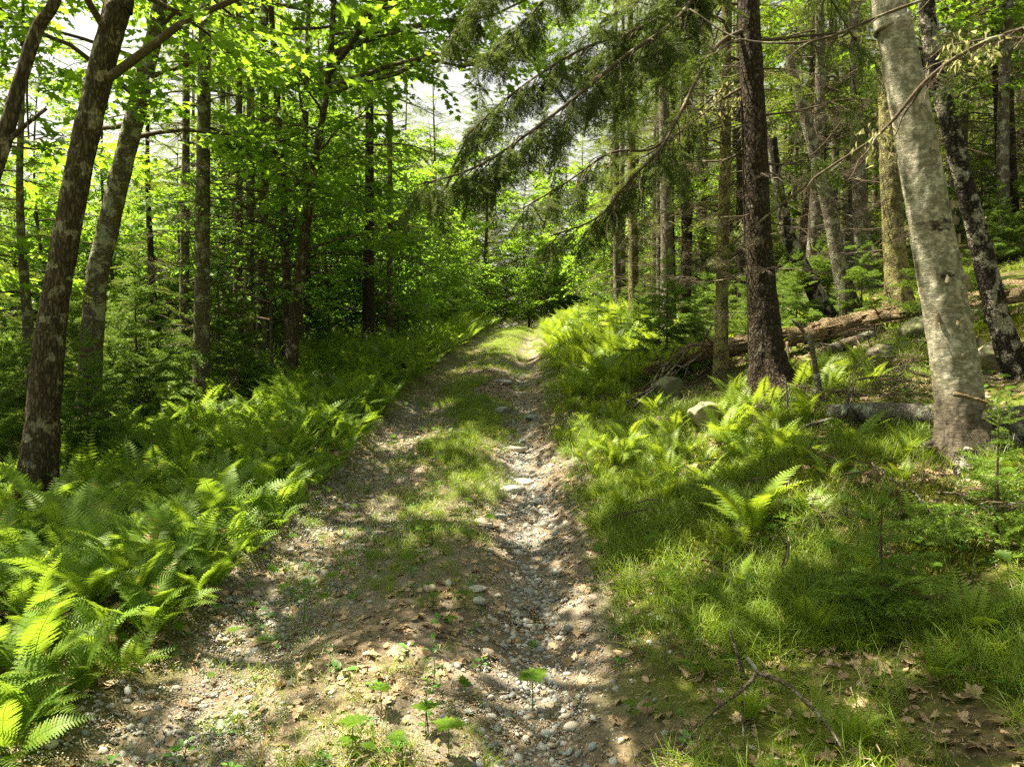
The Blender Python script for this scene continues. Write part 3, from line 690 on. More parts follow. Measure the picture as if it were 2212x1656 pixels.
for px, py in ((2040, 700), (2030, 640), (2075, 690), (2050, 560), (2088, 620), (2020, 610), (2070, 480), (2110, 880), (2128, 868), (2090, 893), (2045, 770), (2065, 520), (2010, 690), (2060, 605), (2100, 740), (1990, 330), (2030, 450)):
    p = P(px, py, bD); z = p[2]-bib[2]; c = np.array([np.interp(z, bq[:, 2], bq[:, i]) for i in range(3)]); rr = float(np.interp(z, bq[:, 2], br_))
    dx = np.clip((p[0]-bib[0]-c[0])/rr, -.93, .93); nrm = np.array([dx, -math.sqrt(1-dx*dx), 0])
    o = obj('bark_curl', curl_mesh(rg, rg.uniform(.03, .10), rg.uniform(.05, .10), rg.uniform(3.2, 5.5)), bi)
    B = basis(np.cross([0, 0, 1], nrm)); B = np.stack([np.cross(nrm, [0, 0, 1.]), nrm, np.array([0, 0, 1.])], 1) @ rotz(0)
    mm = Matrix(B.tolist()).to_4x4() @ Matrix.Rotation(rg.choice([-1, 1])*rg.uniform(1.2, 1.9), 4, 'Y'); mm.translation = Vector(c+nrm*(rr*1.015)); o.matrix_local = mm
for a, L in ((2.6, .45), (-.4, .4), (-2.2, .35)):
    mb = MB(); d = np.array([math.cos(a), math.sin(a), 0]); pp = []
    for u in np.linspace(0, 1, 7):
        x, y = (bib+d*(.16+L*u))[:2]; pp.append([x-bib[0], y-bib[1], float(H(x, y))-bib[2]+.10*(1-u)**1.5-.03])
    c = spline(pp, .05); tube(mb, c, np.linspace(.10, .025, len(c)), 8, bump=.3, seed=a); obj('root', mb.mesh('root', M['dark_birch'], True), bi)
leafy_crown(bi, bq, np.random.default_rng(4), 6.5, 12, 2.4, 8, 1, 'oval', 'beech', sub=6, per=3)

# dark companion birch, mossy firs, leaning dead birches
h2 = [('birch_tree', 'dark shaggy birch with white lichen flecks behind the thick white birch', 'birch tree', [(2200, 850, 64), (2160, 700, 52), (2110, 500, 48), (2068, 340, 44), (2030, 180, 40), (2005, 40, 36)], 'dark_birch', 6.5, 'leaf'),
      ('fir_tree', 'pale mossy fir trunk just left of the thick white birch', 'fir tree', [(1942, 672, 58), (1934, 560, 50), (1924, 400, 46), (1918, 250, 42), (1912, 60, 38)], 'mossy_bark', None, 'con'),
      ('fir_tree', 'slim yellow-lichened fir standing left of the big dark spruce', 'fir tree', [(1557, 765, 32), (1560, 600, 28), (1565, 420, 26), (1568, 240, 24), (1570, 60, 22)], 'mossy_bark', 9.6, 'con'),
      ('dead_birch', 'pale split dead birch leaning left with a snapped top', 'dead tree', [(1842, 692, 44), (1815, 580, 36), (1788, 440, 32), (1752, 300, 27), (1722, 190, 22), (1703, 120, 19)], 'grey_bark', None, 'snag'),
      ('dead_birch', 'crooked leaning birch between the big spruce and the split dead birch', 'dead tree', [(1797, 702, 40), (1760, 630, 38), (1730, 570, 34), (1700, 500, 30), (1680, 400, 25), (1668, 300, 22)], 'dark_birch', None, 'snag2'),
      ('spruce_tree', 'dark spruce trunk behind the snapped dead birch', 'spruce tree', [(1868, 600, 40), (1858, 440, 36), (1850, 200, 30)], 'grey_bark', 14.0, 'con'),
      ('spruce_tree', 'curving dark trunk between big spruce and snapped birch', 'spruce tree', [(1752, 600, 44), (1745, 500, 38), (1758, 400, 34), (1760, 200, 26)], 'spruce_bark', 15.0, 'con'),
      ('spruce_tree', 'straight grey spruce above the bright young fir', 'spruce tree', [(1442, 690, 31), (1440, 500, 27), (1436, 300, 24), (1432, 60, 20)], 'grey_bark', 15.5, 'con'),
      ('spruce_tree', 'slim grey spruce close left of the straight grey spruce', 'spruce tree', [(1427, 690, 16), (1424, 500, 14), (1424, 300, 12)], 'grey_bark', 17, 'con'),
      ('spruce_tree', 'mid-sized grey spruce behind the right-hand ferns', 'spruce tree', [(1370, 690, 24), (1367, 500, 21), (1363, 300, 18)], 'mossy_bark', 18.5, 'con'),
      ('spruce_tree', 'slim grey spruce left of the mid-sized grey spruce behind the right-hand ferns', 'spruce tree', [(1334, 690, 19), (1332, 500, 16), (1330, 330, 14)], 'grey_bark', 20, 'con'),
      ('spruce_tree', 'thin dark spruce trunk right of the straight grey spruce', 'spruce tree', [(1480, 690, 24), (1482, 500, 21), (1480, 300, 17)], 'spruce_bark', 17, 'con'),
      ('spruce_tree', 'slim dark spruce left of the big spruce and behind the lichened fir', 'spruce tree', [(1600, 640, 24), (1600, 500, 21), (1598, 300, 17)], 'spruce_bark', 17, 'con'),
      ('spruce_tree', 'paired dark trunk at the far right edge, left one', 'spruce tree', [(2168, 470, 26), (2160, 300, 22), (2150, 60, 18)], 'spruce_bark', 15, 'con'),
      ('spruce_tree', 'paired dark trunk at the far right edge, right one', 'spruce tree', [(2192, 470, 24), (2184, 300, 20), (2178, 60, 17)], 'spruce_bark', 15.6, 'con'),
      ('maple_tree', 'leaning rough-barked maple with pale patches at the left', 'maple tree', [(72, 1080, 90), (92, 900, 76), (112, 700, 67), (138, 540, 62), (175, 340, 60), (215, 170, 60), (252, 20, 58), (268, -60, 54)], 'maple_bark', 6.9, 'maple'),
      ('maple_tree', 'leaning grey birch-like trunk behind the leaning maple', 'maple tree', [(185, 840, 56), (205, 640, 50), (232, 500, 48), (262, 370, 46), (292, 250, 43), (322, 120, 38), (345, 0, 32)], 'grey_bark', 9.5, 'maple'),
      ('fir_tree', 'slender straight grey fir at the left behind the ferns', 'fir tree', [(398, 850, 26), (398, 650, 22), (400, 450, 20), (402, 250, 17)], 'grey_bark', None, 'con'),
      ('fir_tree', 'straight grey fir rising out of the left fern bank', 'fir tree', [(434, 885, 40), (436, 700, 36), (438, 450, 33), (441, 200, 30), (443, 20, 27)], 'grey_bark', None, 'con'),
      ('fir_tree', 'thin fir trunk second right of the straight grey fir', 'fir tree', [(511, 800, 22), (514, 600, 20), (516, 400, 17)], 'grey_bark', 15, 'con'),
      ('fir_tree', 'split-barked fir trunk in the left trunk cluster', 'fir tree', [(536, 790, 23), (538, 600, 21), (541, 400, 19)], 'grey_bark', 14.2, 'con'),
      ('fir_tree', 'thickest fir trunk in the left trunk cluster', 'fir tree', [(564, 790, 28), (566, 600, 24), (570, 400, 21)], 'grey_bark', 14.6, 'con'),
      ('fir_tree', 'thin fir trunk just right of the straight grey fir', 'fir tree', [(479, 800, 18), (480, 600, 16), (481, 400, 14)], 'grey_bark', 17, 'con'),
      ('maple_tree', 'slender maple leaning right above the left fern bank', 'maple tree', [(627, 800, 30), (634, 700, 27), (648, 600, 23), (664, 470, 20), (682, 340, 17), (705, 200, 14), (718, 60, 12)], 'maple_bark', 12.5, 'maple2'),
      ('spruce_tree', 'grey spruce beside the track on the left, nearest the maple saplings', 'spruce tree', [(797, 745, 26), (797, 600, 23), (798, 400, 20)], 'spruce_bark', 17, 'con'),
      ('spruce_tree', 'thin spruce left of the track among maple saplings', 'spruce tree', [(842, 745, 15), (842, 600, 13), (842, 400, 12)], 'grey_bark', 18, 'con'),
      ]
CV = []
for v in range(3):     # shared spruce crowns and dead twig work
    rng = np.random.default_rng(50+v); h = (14, 16, 13)[v]; path = np.stack([np.zeros(20), np.zeros(20), np.linspace(0, h, 20)], 1)
    fo, wd = conifer_crown(rng, path, (4.6, 5.4, 4.0)[v], h, (1.7, 2.0, 1.5)[v], 34, 8.0, None, 1, 3.4); mb = MB(); mb.merge(fo, 0); mb.merge(wd, 1)
    dm = dead_branches(rng, path, .9, (5.5, 6.5, 5)[v], 40, 1.2)
    CV.append((mb.mesh('crown', [M['farneedle'], M['twig']]), dm.mesh('dead_twig_work', M['twig']), h))
for k, (nm, lb, cat, pix, mat, D, ty) in enumerate(h2):
    big = pix[0][2] > 50; rt, q, r, DD = hero(nm, lb, cat, pix, mat, D, z_top=12.5, sides=36 if big else 14, step=.04 if big else .12, flare=.3 if big else .25, seed=k+20, top=not ty.startswith('snag'), bump=.06)
    rng = np.random.default_rng(200+k)
    if ty == 'con':
        c = CV[k % 3]; cr = obj('crown', c[0], rt, kind='stuff'); cr.rotation_euler = (0, 0, rng.uniform(0, 6)); tw = obj('dead_twig_work', c[1], rt, kind='stuff'); tw.rotation_euler = (0, 0, rng.uniform(0, 6))
        top = q[np.argmin(abs(q[:, 2]-6))]; cr.location = (top[0], top[1], 0); tw.location = (top[0]*.4, top[1]*.4, 0)
    elif ty == 'maple': leafy_crown(rt, q, rng, 4.2, 8.6, 3.4, 13, 0, 'maple', sub=7, per=4)
    elif ty == 'maple2':
        leafy_crown(rt, q, rng, 5.4, 10, 4.9, 15, 0, 'maple', sub=9, per=4, az=(-1.0, .3), up=.25)
        leafy_crown(rt, q, rng, 2.6, 10, 2.4, 20, 0, 'maple', sub=6, per=4)
    elif ty == 'leaf': leafy_crown(rt, q, rng, 4.5, 11, 2.2, 10, 1, 'oval', 'beech', sub=5, per=3)
    else: deadw(rt, q, rng, 1.0, 4.0, 7, .5)
LV = []
for v in range(2):
    rng = np.random.default_rng(58+v); path = np.stack([np.zeros(20), np.zeros(20), np.linspace(0, 13, 20)], 1)
    fo, wd = conifer_crown(rng, path, 1.7+v, 13, 1.8, 50, 8.0, None, 1, 3.0); mb = MB(); mb.merge(fo, 0); mb.merge(wd, 1)
    LV.append(mb.mesh('crown', [M['farneedle'], M['twig']]))
TV = []
for v in range(3):
    c, dm, h = CV[v]; mb = MB(); zz = np.linspace(-.3, h, 40); wob = .05*np.stack([np.sin(zz*.7+v), np.cos(zz*.5+v*2)], 1)
    tube(mb, np.concatenate([wob, zz[:, None]], 1), .135*(1-zz/h*.93).clip(.03, 1)*(1+.4*np.exp(-np.clip(zz, 0, 9)/.25)), 10, bump=.06, seed=v)
    TV.append(mb.mesh('trunk', M[('grey_bark', 'spruce_bark', 'grey_bark')[v]], True))
# close limb at the upper left, of a maple standing outside the frame
def limb_tree():
    base = np.array([-4.6, 3.6, 0]); base[2] = float(H(base[0], base[1]))
    rt = thing('maple_tree', 'reddish-brown bare maple limb curving up at the upper left edge', 'maple tree', base)
    pts = [base-[0, 0, .2], base+[0, 0, .1], P(-120, 700, 4.3), P(-25, 400, 4.3), P(12, 290, 4.3), P(48, 160, 4.3), P(82, 60, 4.3), P(130, -40, 4.3), P(170, -400, 4.6), P(190, -900, 5)]
    q, r = hero_trunk(rt, np.array(pts), np.array([.09, .085, .06, .05, .045, .036, .036, .032, .03, .01]), M['maple_bark'], 16, .05, .08, .2, seed=5)
    for c, r0 in (([P(8, 315, 4.3), P(50, 275, 4.25), P(100, 235, 4.2)], .018), ([P(60, 130, 4.3), P(58, 200, 4.25), P(62, 300, 4.2)], .010)):
        mb = MB(); cc = spline(np.array(c)-base, .05); tube(mb, cc, np.linspace(r0, r0*.5, len(cc)), 6, bump=.2); obj('branch', mb.mesh('branch', M['maple_bark'], True), rt)
    leafy_crown(rt, q, np.random.default_rng(77), 5.0, 9, 2.4, 7, 0, 'maple', sub=6, per=4)
    leafy_crown(rt, q, np.random.default_rng(79), 6.8, 9.6, 4.4, 7, 1, 'maple', sub=8, per=4, az=(-.75, .45), up=.3)  # unseen high limbs above the frame, added to shade the right bank
limb_tree()

# spruce outside the frame on the right: its long dead boughs cross the view
base = np.array([5.6, 4.4, 0]); base[2] = float(H(base[0], base[1]))
rs = thing('spruce_tree', 'long bare lichened boughs of a spruce reaching in from the right edge', 'spruce tree', base)
q, r = hero_trunk(rs, np.array([base-[0, 0, .2], base, base+[0, .1, 4], base+[.1, .2, 9], base+[0, 0, 14]]), np.array([.2, .18, .16, .1, .02]), M['spruce_bark'], 16, .1, .06, .3, seed=9)
bough(rs, [base+[0, 0, 4.1], P(2330, 20, 4.3), P(2140, 85, 4.2), P(2010, 165, 4.2), P(1905, 285, 4.3), P(1780, 370, 4.5), P(1690, 440, 4.7), P(1570, 535, 5.0)], .022, 31, lod=1, dens=2.5, live=0, t0=.2)
bough(rs, [base+[0, 0, 4.6], P(2300, -120, 4.5), P(2100, -40, 4.8), P(1900, 35, 5.0), P(1760, 88, 5.1), P(1600, 85, 5.3), P(1490, 20, 5.5)], .022, 32, lod=1, dens=3, live=.15, t0=.3)
bough(rs, [base+[0, 0, 3.7], P(2320, 100, 4.8), P(2210, 60, 5.2), P(2100, 110, 5.5), P(1990, 150, 5.8)], .02, 33, lod=1, dens=4, live=.2, t0=.3)
spruce_like(rs, q, R, 5.2, 14, 2.4, 34, lodz=6.5)
lichen_wisps(rs, [P(2100+R.uniform(-60, 60), 105+R.uniform(-20, 20), 4.2)-base for _ in range(8)]+[P(1890+R.uniform(-30, 30), 300, 4.3)-base for _ in range(4)], R, 16)

# ------------------------------------------------------------------ woods on both sides
FV = []
for v in range(2):    # lighter crowns for trees farther off: live branches low down
    rng = np.random.default_rng(70+v); h = 13+v*2; path = np.stack([np.zeros(20), np.zeros(20), np.linspace(0, h, 20)], 1)
    fo, wd = conifer_crown(rng, path, 1.3+v, h, 2.0, 72, 0, None, 2, 4.2); mb = MB(); mb.merge(fo, 0); mb.merge(wd, 1)
    FV.append(mb.mesh('crown', [M['farneedle'], M['twig']]))
BV = []
for v in range(3):    # broadleaf trees farther off
    rng = np.random.default_rng(80+v); h = (11, 9, 12)[v]; zz = np.linspace(-.3, h, 24); path = np.stack([.25*np.sin(zz*.4+v), .2*np.cos(zz*.35), zz], 1)
    fo, wd = leafy(rng, path, (1.6, 1.2, 2.4)[v], h-.4, 3.0, 26, 1, 'maple', sub=6, per=4); mb = MB(); mb.merge(fo, 0); mb.merge(wd, 1)
    tb = MB(); tube(tb, path, np.interp(zz, [0, h], [.085, .015]), 8, bump=.06, seed=v)
    BV.append((tb.mesh('trunk', M['maple_bark'], True), mb.mesh('crown', [M['maple'], M['twig']])))
for px, D, v, lb in ((60, 9.0, 0, 'dark layered fir just behind the leaning maple at the left'), (330, 13.2, 1, 'fir with drooping layered boughs between the leaning trunks and the straight grey fir'), (-30, 12, 1, 'fir with layered boughs at the far left edge')):
    p = P(px, 776, D); x, y = p[0], p[1]; rt = thing('fir_tree', lb, 'fir tree', (x, y, float(H(x, y))), v*2.0); rt.scale = (.62, .62, .50); obj('trunk', TV[v], rt); obj('crown', LV[v], rt, kind='stuff')
placed = [np.array(o.location[:2]) for o in COL.objects if o.get('category') and 'tree' in o['category']]
wood = {'spruce': [], 'broad': []}
rng = np.random.default_rng(12); cand = 0
far_pts = []
SKYGAP = [(-60, 420, 90, 330)]
while cand < 1500:
    cand += 1; y = 9+51*rng.random()**.8; x = rng.uniform(-1, 1)*(y*.80+2); d = x-xc(y)
    if -4.4 < d < 3.9+.04*y and not (y > 42): continue
    if 42 < y < 44.5 and abs(d) < 1.5: continue
    px = PX((x, y, 3))[0]; low = px < 400
    if y < 15 and abs(d) < 6.2: continue
    if y < 13 and d > 0: continue
    if y < 12.0: continue
    if min([np.hypot(*(np.array([x, y])-p)) for p in placed] or [9]) < (1.25 if y < 26 else 1.7): continue
    if d < 0 and y < 30 and rng.random() < (.72 if d > -9 else .45): continue
    placed.append(np.array([x, y]))
    broad = low or rng.random() < (.38 if d < 0 else .12)
    if broad and y > 20 and d > 0: broad = False
    z = float(H(x, y))
    if y > 44: far_pts.append((x, y, z)); continue
    if broad:
        v = int(rng.integers(0, 3)); rt = thing('maple_tree', '', 'maple tree', (x, y, z), rng.uniform(0, 6.28), 'maples in the wood beside the track'); parts = [('trunk', BV[v][0], None), ('crown', BV[v][1], 'stuff')]; wood['broad'].append(rt); s = rng.uniform(.75, 1.25)
    else:
        v = int(rng.integers(0, 3)); rt = thing('spruce_tree', '', 'spruce tree', (x, y, z), rng.uniform(0, 6.28), 'spruces in the wood beside the track'); parts = [('trunk', TV[v], None)]; s = rng.uniform(.7, 1.15)
        if y > 24 and rng.random() < .6 or rng.random() < .15: parts.append(('crown', FV[int(rng.integers(0, 2))], 'stuff'))
        elif d > 0 and rng.random() < .5: parts.append(('crown', LV[v % 2], 'stuff'))
        else: parts += [('crown', CV[v][0], 'stuff'), ('dead_twig_work', CV[v][1], 'stuff')]
        wood['spruce'].append(rt)
    if low: s *= .55
    rt.scale = (s, s, s*rng.uniform(.9, 1.1))
    for nm, me, kd in parts: obj(nm, me, rt, kind=kd)
side = lambda o: 'left' if o.location.x < xc(o.location.y) else 'right'
for kd, what in (('spruce', 'straight spruce'), ('broad', 'leafy maple')):
    for sd in ('left', 'right'):
        row_labels([o for o in wood[kd] if side(o) == sd], what, f'in wood {sd} of track', 10)
for _ in range(420):
    y = rng.uniform(44.5, 80); x = rng.uniform(-1, 1)*y*.85
    if PX((x, y, 3))[0] < 400 and y < 75: continue
    far_pts.append((x, y, float(H(x, y))))
closing = [(-4.7, 14.0, 2, 1.15, 'tall maple whose high leafy crown overhangs the left side of the track'), (-5.2, 18, 2, 1.25, 'tall maple behind the first overhanging maple left of the track'),
    (-1.6, 39.5, 0, 1.0, 'maple closing the far end of the track on its left'), (.9, 43.5, 2, .9, 'maple standing right behind the far crest of the track'), (3.4, 40.5, 1, 1.1, 'maple closing the far end of the track on its right'), (-3.6, 33, 2, .8, 'maple leaning over the far left track edge'), (4.2, 32, 1, .75, 'small maple over the far right ferns')]
for x, y, v, s_, lb in ((3.4, 21.5, 0, .95, 'bushy spruce closing the right side of the track gap'), (-4.8, 27, 1, 1.0, 'bushy spruce left of the far track'), (4.0, 27.5, 1, 1.0, 'bushy spruce right of the far track'), (3.9, 17.0, 1, .8, 'feathery spruce over the bright right-hand ferns')):
    rt = thing('spruce_tree', lb, 'spruce tree', (x, y, float(H(x, y))), x*3); rt.scale = (s_,)*3; obj('trunk', TV[v], rt); obj('crown', LV[v], rt, kind='stuff'); placed.append(np.array([x, y]))
for x, y, v, s_, lb in closing:
    rt = thing('maple_tree', lb, 'maple tree', (x, y, float(H(x, y))), x*7); rt.scale = (s_,)*3; obj('trunk', BV[v][0], rt); obj('crown', BV[v][1], rt, kind='stuff'); placed.append(np.array([x, y]))
if far_pts:
    pts = np.array(far_pts); k = len(pts)
    scatter('distant_wood', [FV[0], FV[1]], pts, np.stack([np.zeros(k), np.zeros(k), R.uniform(0, 6, k)], 1), R.uniform(.75, 1.15, k))
# trees outside the frame that shade the foreground
shade = [(-6.4, -1.6, 'b', 2), (-9.5, 1.0, 'c', 0), (-3.2, -2.6, 'c', 2), (3.8, -1.5, 'b', 1), (6.4, 1.6, 'c', 1), (-12, 7.5, 'b', 0), (-8.0, 8.6, 'b', 2)]
for x, y, ty, v in shade:
    z = float(H(x, y)); nm, cat = ('maple_tree', 'maple tree') if ty == 'b' else ('spruce_tree', 'spruce tree')
    where = ('left of' if x < 0 else 'right of')+(' and behind the camera' if y < 0 else ' the camera, level with the nearest ferns' if y < 4 else ' the frame, behind the nearest ferns')
    rt = thing(nm, ('leafy maple' if ty == 'b' else 'dark spruce')+', '+('nearer' if abs(x) < 7 else 'farthest' if abs(x) > 10 else 'farther')+' one '+where, cat, (x, y, z), R.uniform(0, 6), 'trees outside the frame that shade the foreground')
    if ty == 'b': obj('trunk', BV[v][0], rt); obj('crown', BV[v][1], rt, kind='stuff')
    else: obj('trunk', TV[v], rt); obj('crown', CV[v][0], rt, kind='stuff')

# ------------------------------------------------------------------ young firs and maple saplings
def fir_sapling_mesh(seed, h, lod=1, name='fir_sapling'):
    rng = np.random.default_rng(seed); fo, wd = MB(), MB(); S = SPRB
    tube(wd, np.stack([np.zeros(8), np.zeros(8), np.linspace(-.08, h, 8)], 1), np.linspace(.012+.006*h, .003, 8), 5, cap=False)
    nw = max(5, int(h/.17)); acc = {}
    for k in range(nw):
        f = (k+.5)/nw; z = .06*h+h*.94*f; L = (.50*h**.75)*(1-f)**.85+.05
        for j in range(5 if f < .8 else 4):
            th = k*.9+j*2*math.pi/(5 if f < .8 else 4)+rng.normal(0, .35); el = -.05+.85*f**1.5+rng.normal(0, .20); z = .06*h+h*.94*f+rng.normal(0, .06); L = ((.62*h**.6)*(1-f)**.85+.06)*rng.uniform(.55, 1.15)
            d = np.array([math.cos(th)*math.cos(el), math.sin(th)*math.cos(el), math.sin(el)])
            if L > .55:
                c = np.array([0, 0, z]); tw = twigline(c, d, L*.75, 4, .08, rng, .02); tube(wd, tw, np.linspace(.007, .003, 4), 3, cap=False)
                for u, yw, sc in ((.25, .7, .45), (.25, -.7, .45), (.55, .6, .40), (.55, -.6, .40), (.85, 0, .50)):
                    acc.setdefault(int(rng.integers(0, len(S))), []).append((basis(rotz(yw+rng.normal(0, .2)) @ d+[0, 0, rng.normal(0, .15)], roll=rng.normal(0, .4))*L*sc*rng.uniform(.8, 1.25), tw[0]+(tw[-1]-tw[0])*u, rng.random()))
            else: acc.setdefault(int(rng.integers(0, len(S))), []).append((basis(d, roll=rng.normal(0, .12))*L, np.array([0, 0, z]), rng.random()))
    acc.setdefault(0, []).append((basis(np.array([0, .02, 1.]))*min(.22, .3*h), np.array([0, 0, h*.93]), .9))
    for v, Ls in acc.items(): fo.stamp(S[v][0], np.array([a[0] for a in Ls]), np.array([a[1] for a in Ls]), np.array([a[2] for a in Ls]))
    return wd.mesh('stem', M['twig']), fo.mesh('needle_foliage', M['fir'])
FS = [fir_sapling_mesh(300+i, h) for i, h in enumerate((1.0, 1.5, 2.3, .55))]
FS[3] = fir_sapling_mesh(333, .75, 1)
def maple_sapling_mesh(seed, h, kind, mat):
    rng = np.random.default_rng(seed); zz = np.linspace(-.1, h, 14); path = np.stack([.12*np.sin(zz*1.1+seed)*zz/h, .12*np.cos(zz*.9)*zz/h, zz], 1)
    fo, wd = leafy(rng, path, .25*h, h*.97, .55+.22*h, int(5+3.2*h), 0, kind, up=.35, sub=4, per=3); tb = MB(); tube(tb, path, np.linspace(.010+.005*h, .004, 14), 6)
    tb.merge(wd); return tb.mesh('stem', M['twig']), fo.mesh('foliage', M[mat])
MS = [maple_sapling_mesh(320, 2.2, 'maple', 'maple'), maple_sapling_mesh(321, 3.2, 'oval', 'beech'), maple_sapling_mesh(322, 4.3, 'maple', 'maple'), maple_sapling_mesh(323, 1.3, 'maple', 'maple'), maple_sapling_mesh(324, 5.2, 'oval', 'beech')]
def sapling(nm, label, cat, xy, pair, s=1.0, group=None, leafpart=None):
    z = float(H(xy[0], xy[1])); rt = thing(nm, label, cat, (xy[0], xy[1], z), R.uniform(0, 6.28), group); rt.scale = (s, s, s)
    obj('stem', pair[0], rt); obj(pair[1].name.split('.')[0], pair[1], rt, kind='stuff'); return rt
for (px, py), v, s, lb in (((1290, 735), 1, 1.0, 'bright bushy fir between the right ferns and the track gap'), ((1380, 760), 2, .62, 'light green fir behind the right ferns'), ((1500, 790), 1, .85, 'light green fir behind the left end of the rotten log'), ((1560, 760), 1, 1.0, 'bright fir behind the lichened fir trunk'), ((1720, 720), 2, .6, 'feathery young fir behind the rotten log near the crooked birch'), ((1440, 800), 2, .85, 'bright young fir with upright candles right of the track'), ((1765, 690), 1, .95, 'bright young fir behind the leaning crooked birch'),
        ((1690, 700), 1, .8, 'young fir just right of the big spruce trunk behind the log'), ((1860, 690), 1, .9, 'young fir beside the pale dead birch'), ((1250, 740), 1, .7, 'small pine-like fir rising from the right-hand ferns'),
        ((1340, 760), 1, .8, 'low bushy fir beside the right-hand ferns'), ((1520, 740), 2, .6, 'bushy fir left of the lichened fir trunk'), ((1900, 1335), 3, .85, 'small young spruce in the lower right grass'),
        ((2150, 1180), 3, 1.0, 'low spruce seedling at the right edge below the birch'), ((1610, 760), 0, .9, 'little fir left of the big spruce foot'), ((2130, 700), 1, .6, 'young fir between the two birches on the slope'), ((2010, 700), 1, .8, 'young fir behind the white birch trunk')):
    g = G(px, py); sapling('young_fir', lb, 'young fir', g, FS[v], s)
rng = np.random.default_rng(31); fl, ml = [], []
taken = []
def spot(rng, side, y0, y1, d0, d1, gap):
    for _ in range(60):
        y = y0+(y1-y0)*rng.random(); d = rng.uniform(d0, d1); x = xc(y)+d*side
        if not visible(np.array([x]), np.array([y]))[0]: continue
        if min([math.hypot(x-a, y-b) for a, b in taken] or [9]) < gap: continue
        if min(math.hypot(x-p[0], y-p[1]) for p in placed) < .45: continue
        taken.append((x, y)); return x, y
for sd, y0, y1, d0, d1, n in ((-1, 7.5, 17, 4.4, 12, 60), (-1, 15, 34, 3.6, 14, 34), (1, 12, 22, 3.6, 13, 34), (1, 20, 36, 2.8, 14, 22)):
    for _ in range(n):
        s_ = spot(rng, sd, y0, y1, d0, d1, .62)
        if s_: fl.append(sapling('young_fir', '', 'young fir', s_, FS[int(rng.integers(0, 3))], rng.uniform(.6, 1.25), 'young firs under the trees'))
for sd, y0, y1, d0, d1, n in ((-1, 10, 20, 3.6, 9, 14), (-1, 18, 36, 2.6, 8, 34), (1, 24, 38, 2.4, 8, 14), (-1, 9, 26, 7, 18, 44), (-1, 37, 44, -4, 4, 14)):
    for _ in range(n):
        s_ = spot(rng, sd, y0, y1, d0, d1, .9)
        if s_: ml.append(sapling('maple_sapling', '', 'maple sapling', s_, MS[int(rng.choice([0, 1, 2, 2, 4, 4]))], rng.uniform(.8, 1.25), 'broadleaf saplings along the track'))
for kd, what in ((fl, 'bushy young fir'), (ml, 'leafy green sapling')):
    for sd in ('left', 'right'): row_labels([o for o in kd if side(o) == sd], what, f'{sd} of track', 10)

SP2 = G(1560, 838)
def logspot(x, y): return (1-np.exp(-(((x-4.0)/1.5)**4+((y-6.45)/.75)**4)))*(1-np.exp(-(((x-SP2[0])/.75)**4+((y-SP2[1])/1.0)**4)))
# ------------------------------------------------------------------ ferns
def fern_plant(rng, nf, s0, lod):
    """transforms of the fronds of one plant"""
    out = []
    a0 = rng.uniform(0, 6.28)
    for k in range(nf):
        th = a0+k*2*math.pi/nf+rng.normal(0, .25); s = s0*rng.uniform(.75, 1.15); til = rng.normal(-.05, .18)
        m = np.array((Matrix.Rotation(th, 3, 'Z') @ Matrix.Rotation(til, 3, 'Y') @ Matrix.Rotation(rng.normal(0, .2), 3, 'X')))*s
        out.append((m, np.array([math.cos(th)*.02, math.sin(th)*.02, 0])))
    return out
def plant_mesh(seed, lod, nf, mat='fern'):
    rng = np.random.default_rng(seed); mb = MB(); F = FR0 if lod == 0 else FR1
    for m, l in fern_plant(rng, nf, 1.0, lod): mb.stamp(F[int(rng.integers(0, len(F)))].arr(), np.array([m]), np.array([l]), np.array([rng.random()]))
    return mb.mesh('fern_plant', M[mat])
FRM = [f.mesh('frond', M['fern']) for f in FR0]; FRB = [f.mesh('frond', M['bracken']) for f in FR0]
FP1 = [plant_mesh(400+i, 1, 8) for i in range(5)]; FP1B = [plant_mesh(410+i, 1, 7, 'bracken') for i in range(4)]
rng = np.random.default_rng(41); sp_ = []      # (x, y, size, kind)
def fern_zone(n, y0, y1, dlo, dhi, kind, size, gap, edge=0):
    k = 0
    for _ in range(n*12):
        if k >= n: break
        y = rng.uniform(y0, y1); d = rng.uniform(dlo, dhi); x = float(xc(y)+d)
        if not visible(np.array([x]), np.array([y]), .10, 1.5)[0]: continue
        if any(abs(x-a) < gap and abs(y-b) < gap and math.hypot(x-a, y-b) < gap for a, b, *_ in sp_): continue
        if vnoise(x*.7+30, y*.7) > .62 or logspot(x, y) < .6: continue
        sp_.append((x, y, size*rng.uniform(.75, 1.2)*(1.0 if abs(d) > 1.75 else .75), kind)); k += 1
fern_zone(215, 1.7, 6.0, -4.4, -1.42, 'f', .80, .19)
fern_zone(260, 6.0, 13, -5.1, -1.45, 'f', .92, .24)
fern_zone(430, 11, 34, -4.9, -1.35, 'f', 1.32, .27)
fern_zone(130, 10.5, 22, 1.35, 3.6, 'b', 1.15, .33)
fern_zone(90, 22, 34, 1.2, 3.4, 'b', 1.1, .38)
fern_zone(55, 5.6, 11, 1.35, 4.4, 'b', .62, .35)
fern_zone(26, 2.6, 6, 1.5, 4.4, 'b', .45, .45)
fern_zone(60, 8, 20, -11, -4.8, 'f', .6, .5)
fern_zone(40, 11, 18, 3.6, 9, 'b', .7, .5)
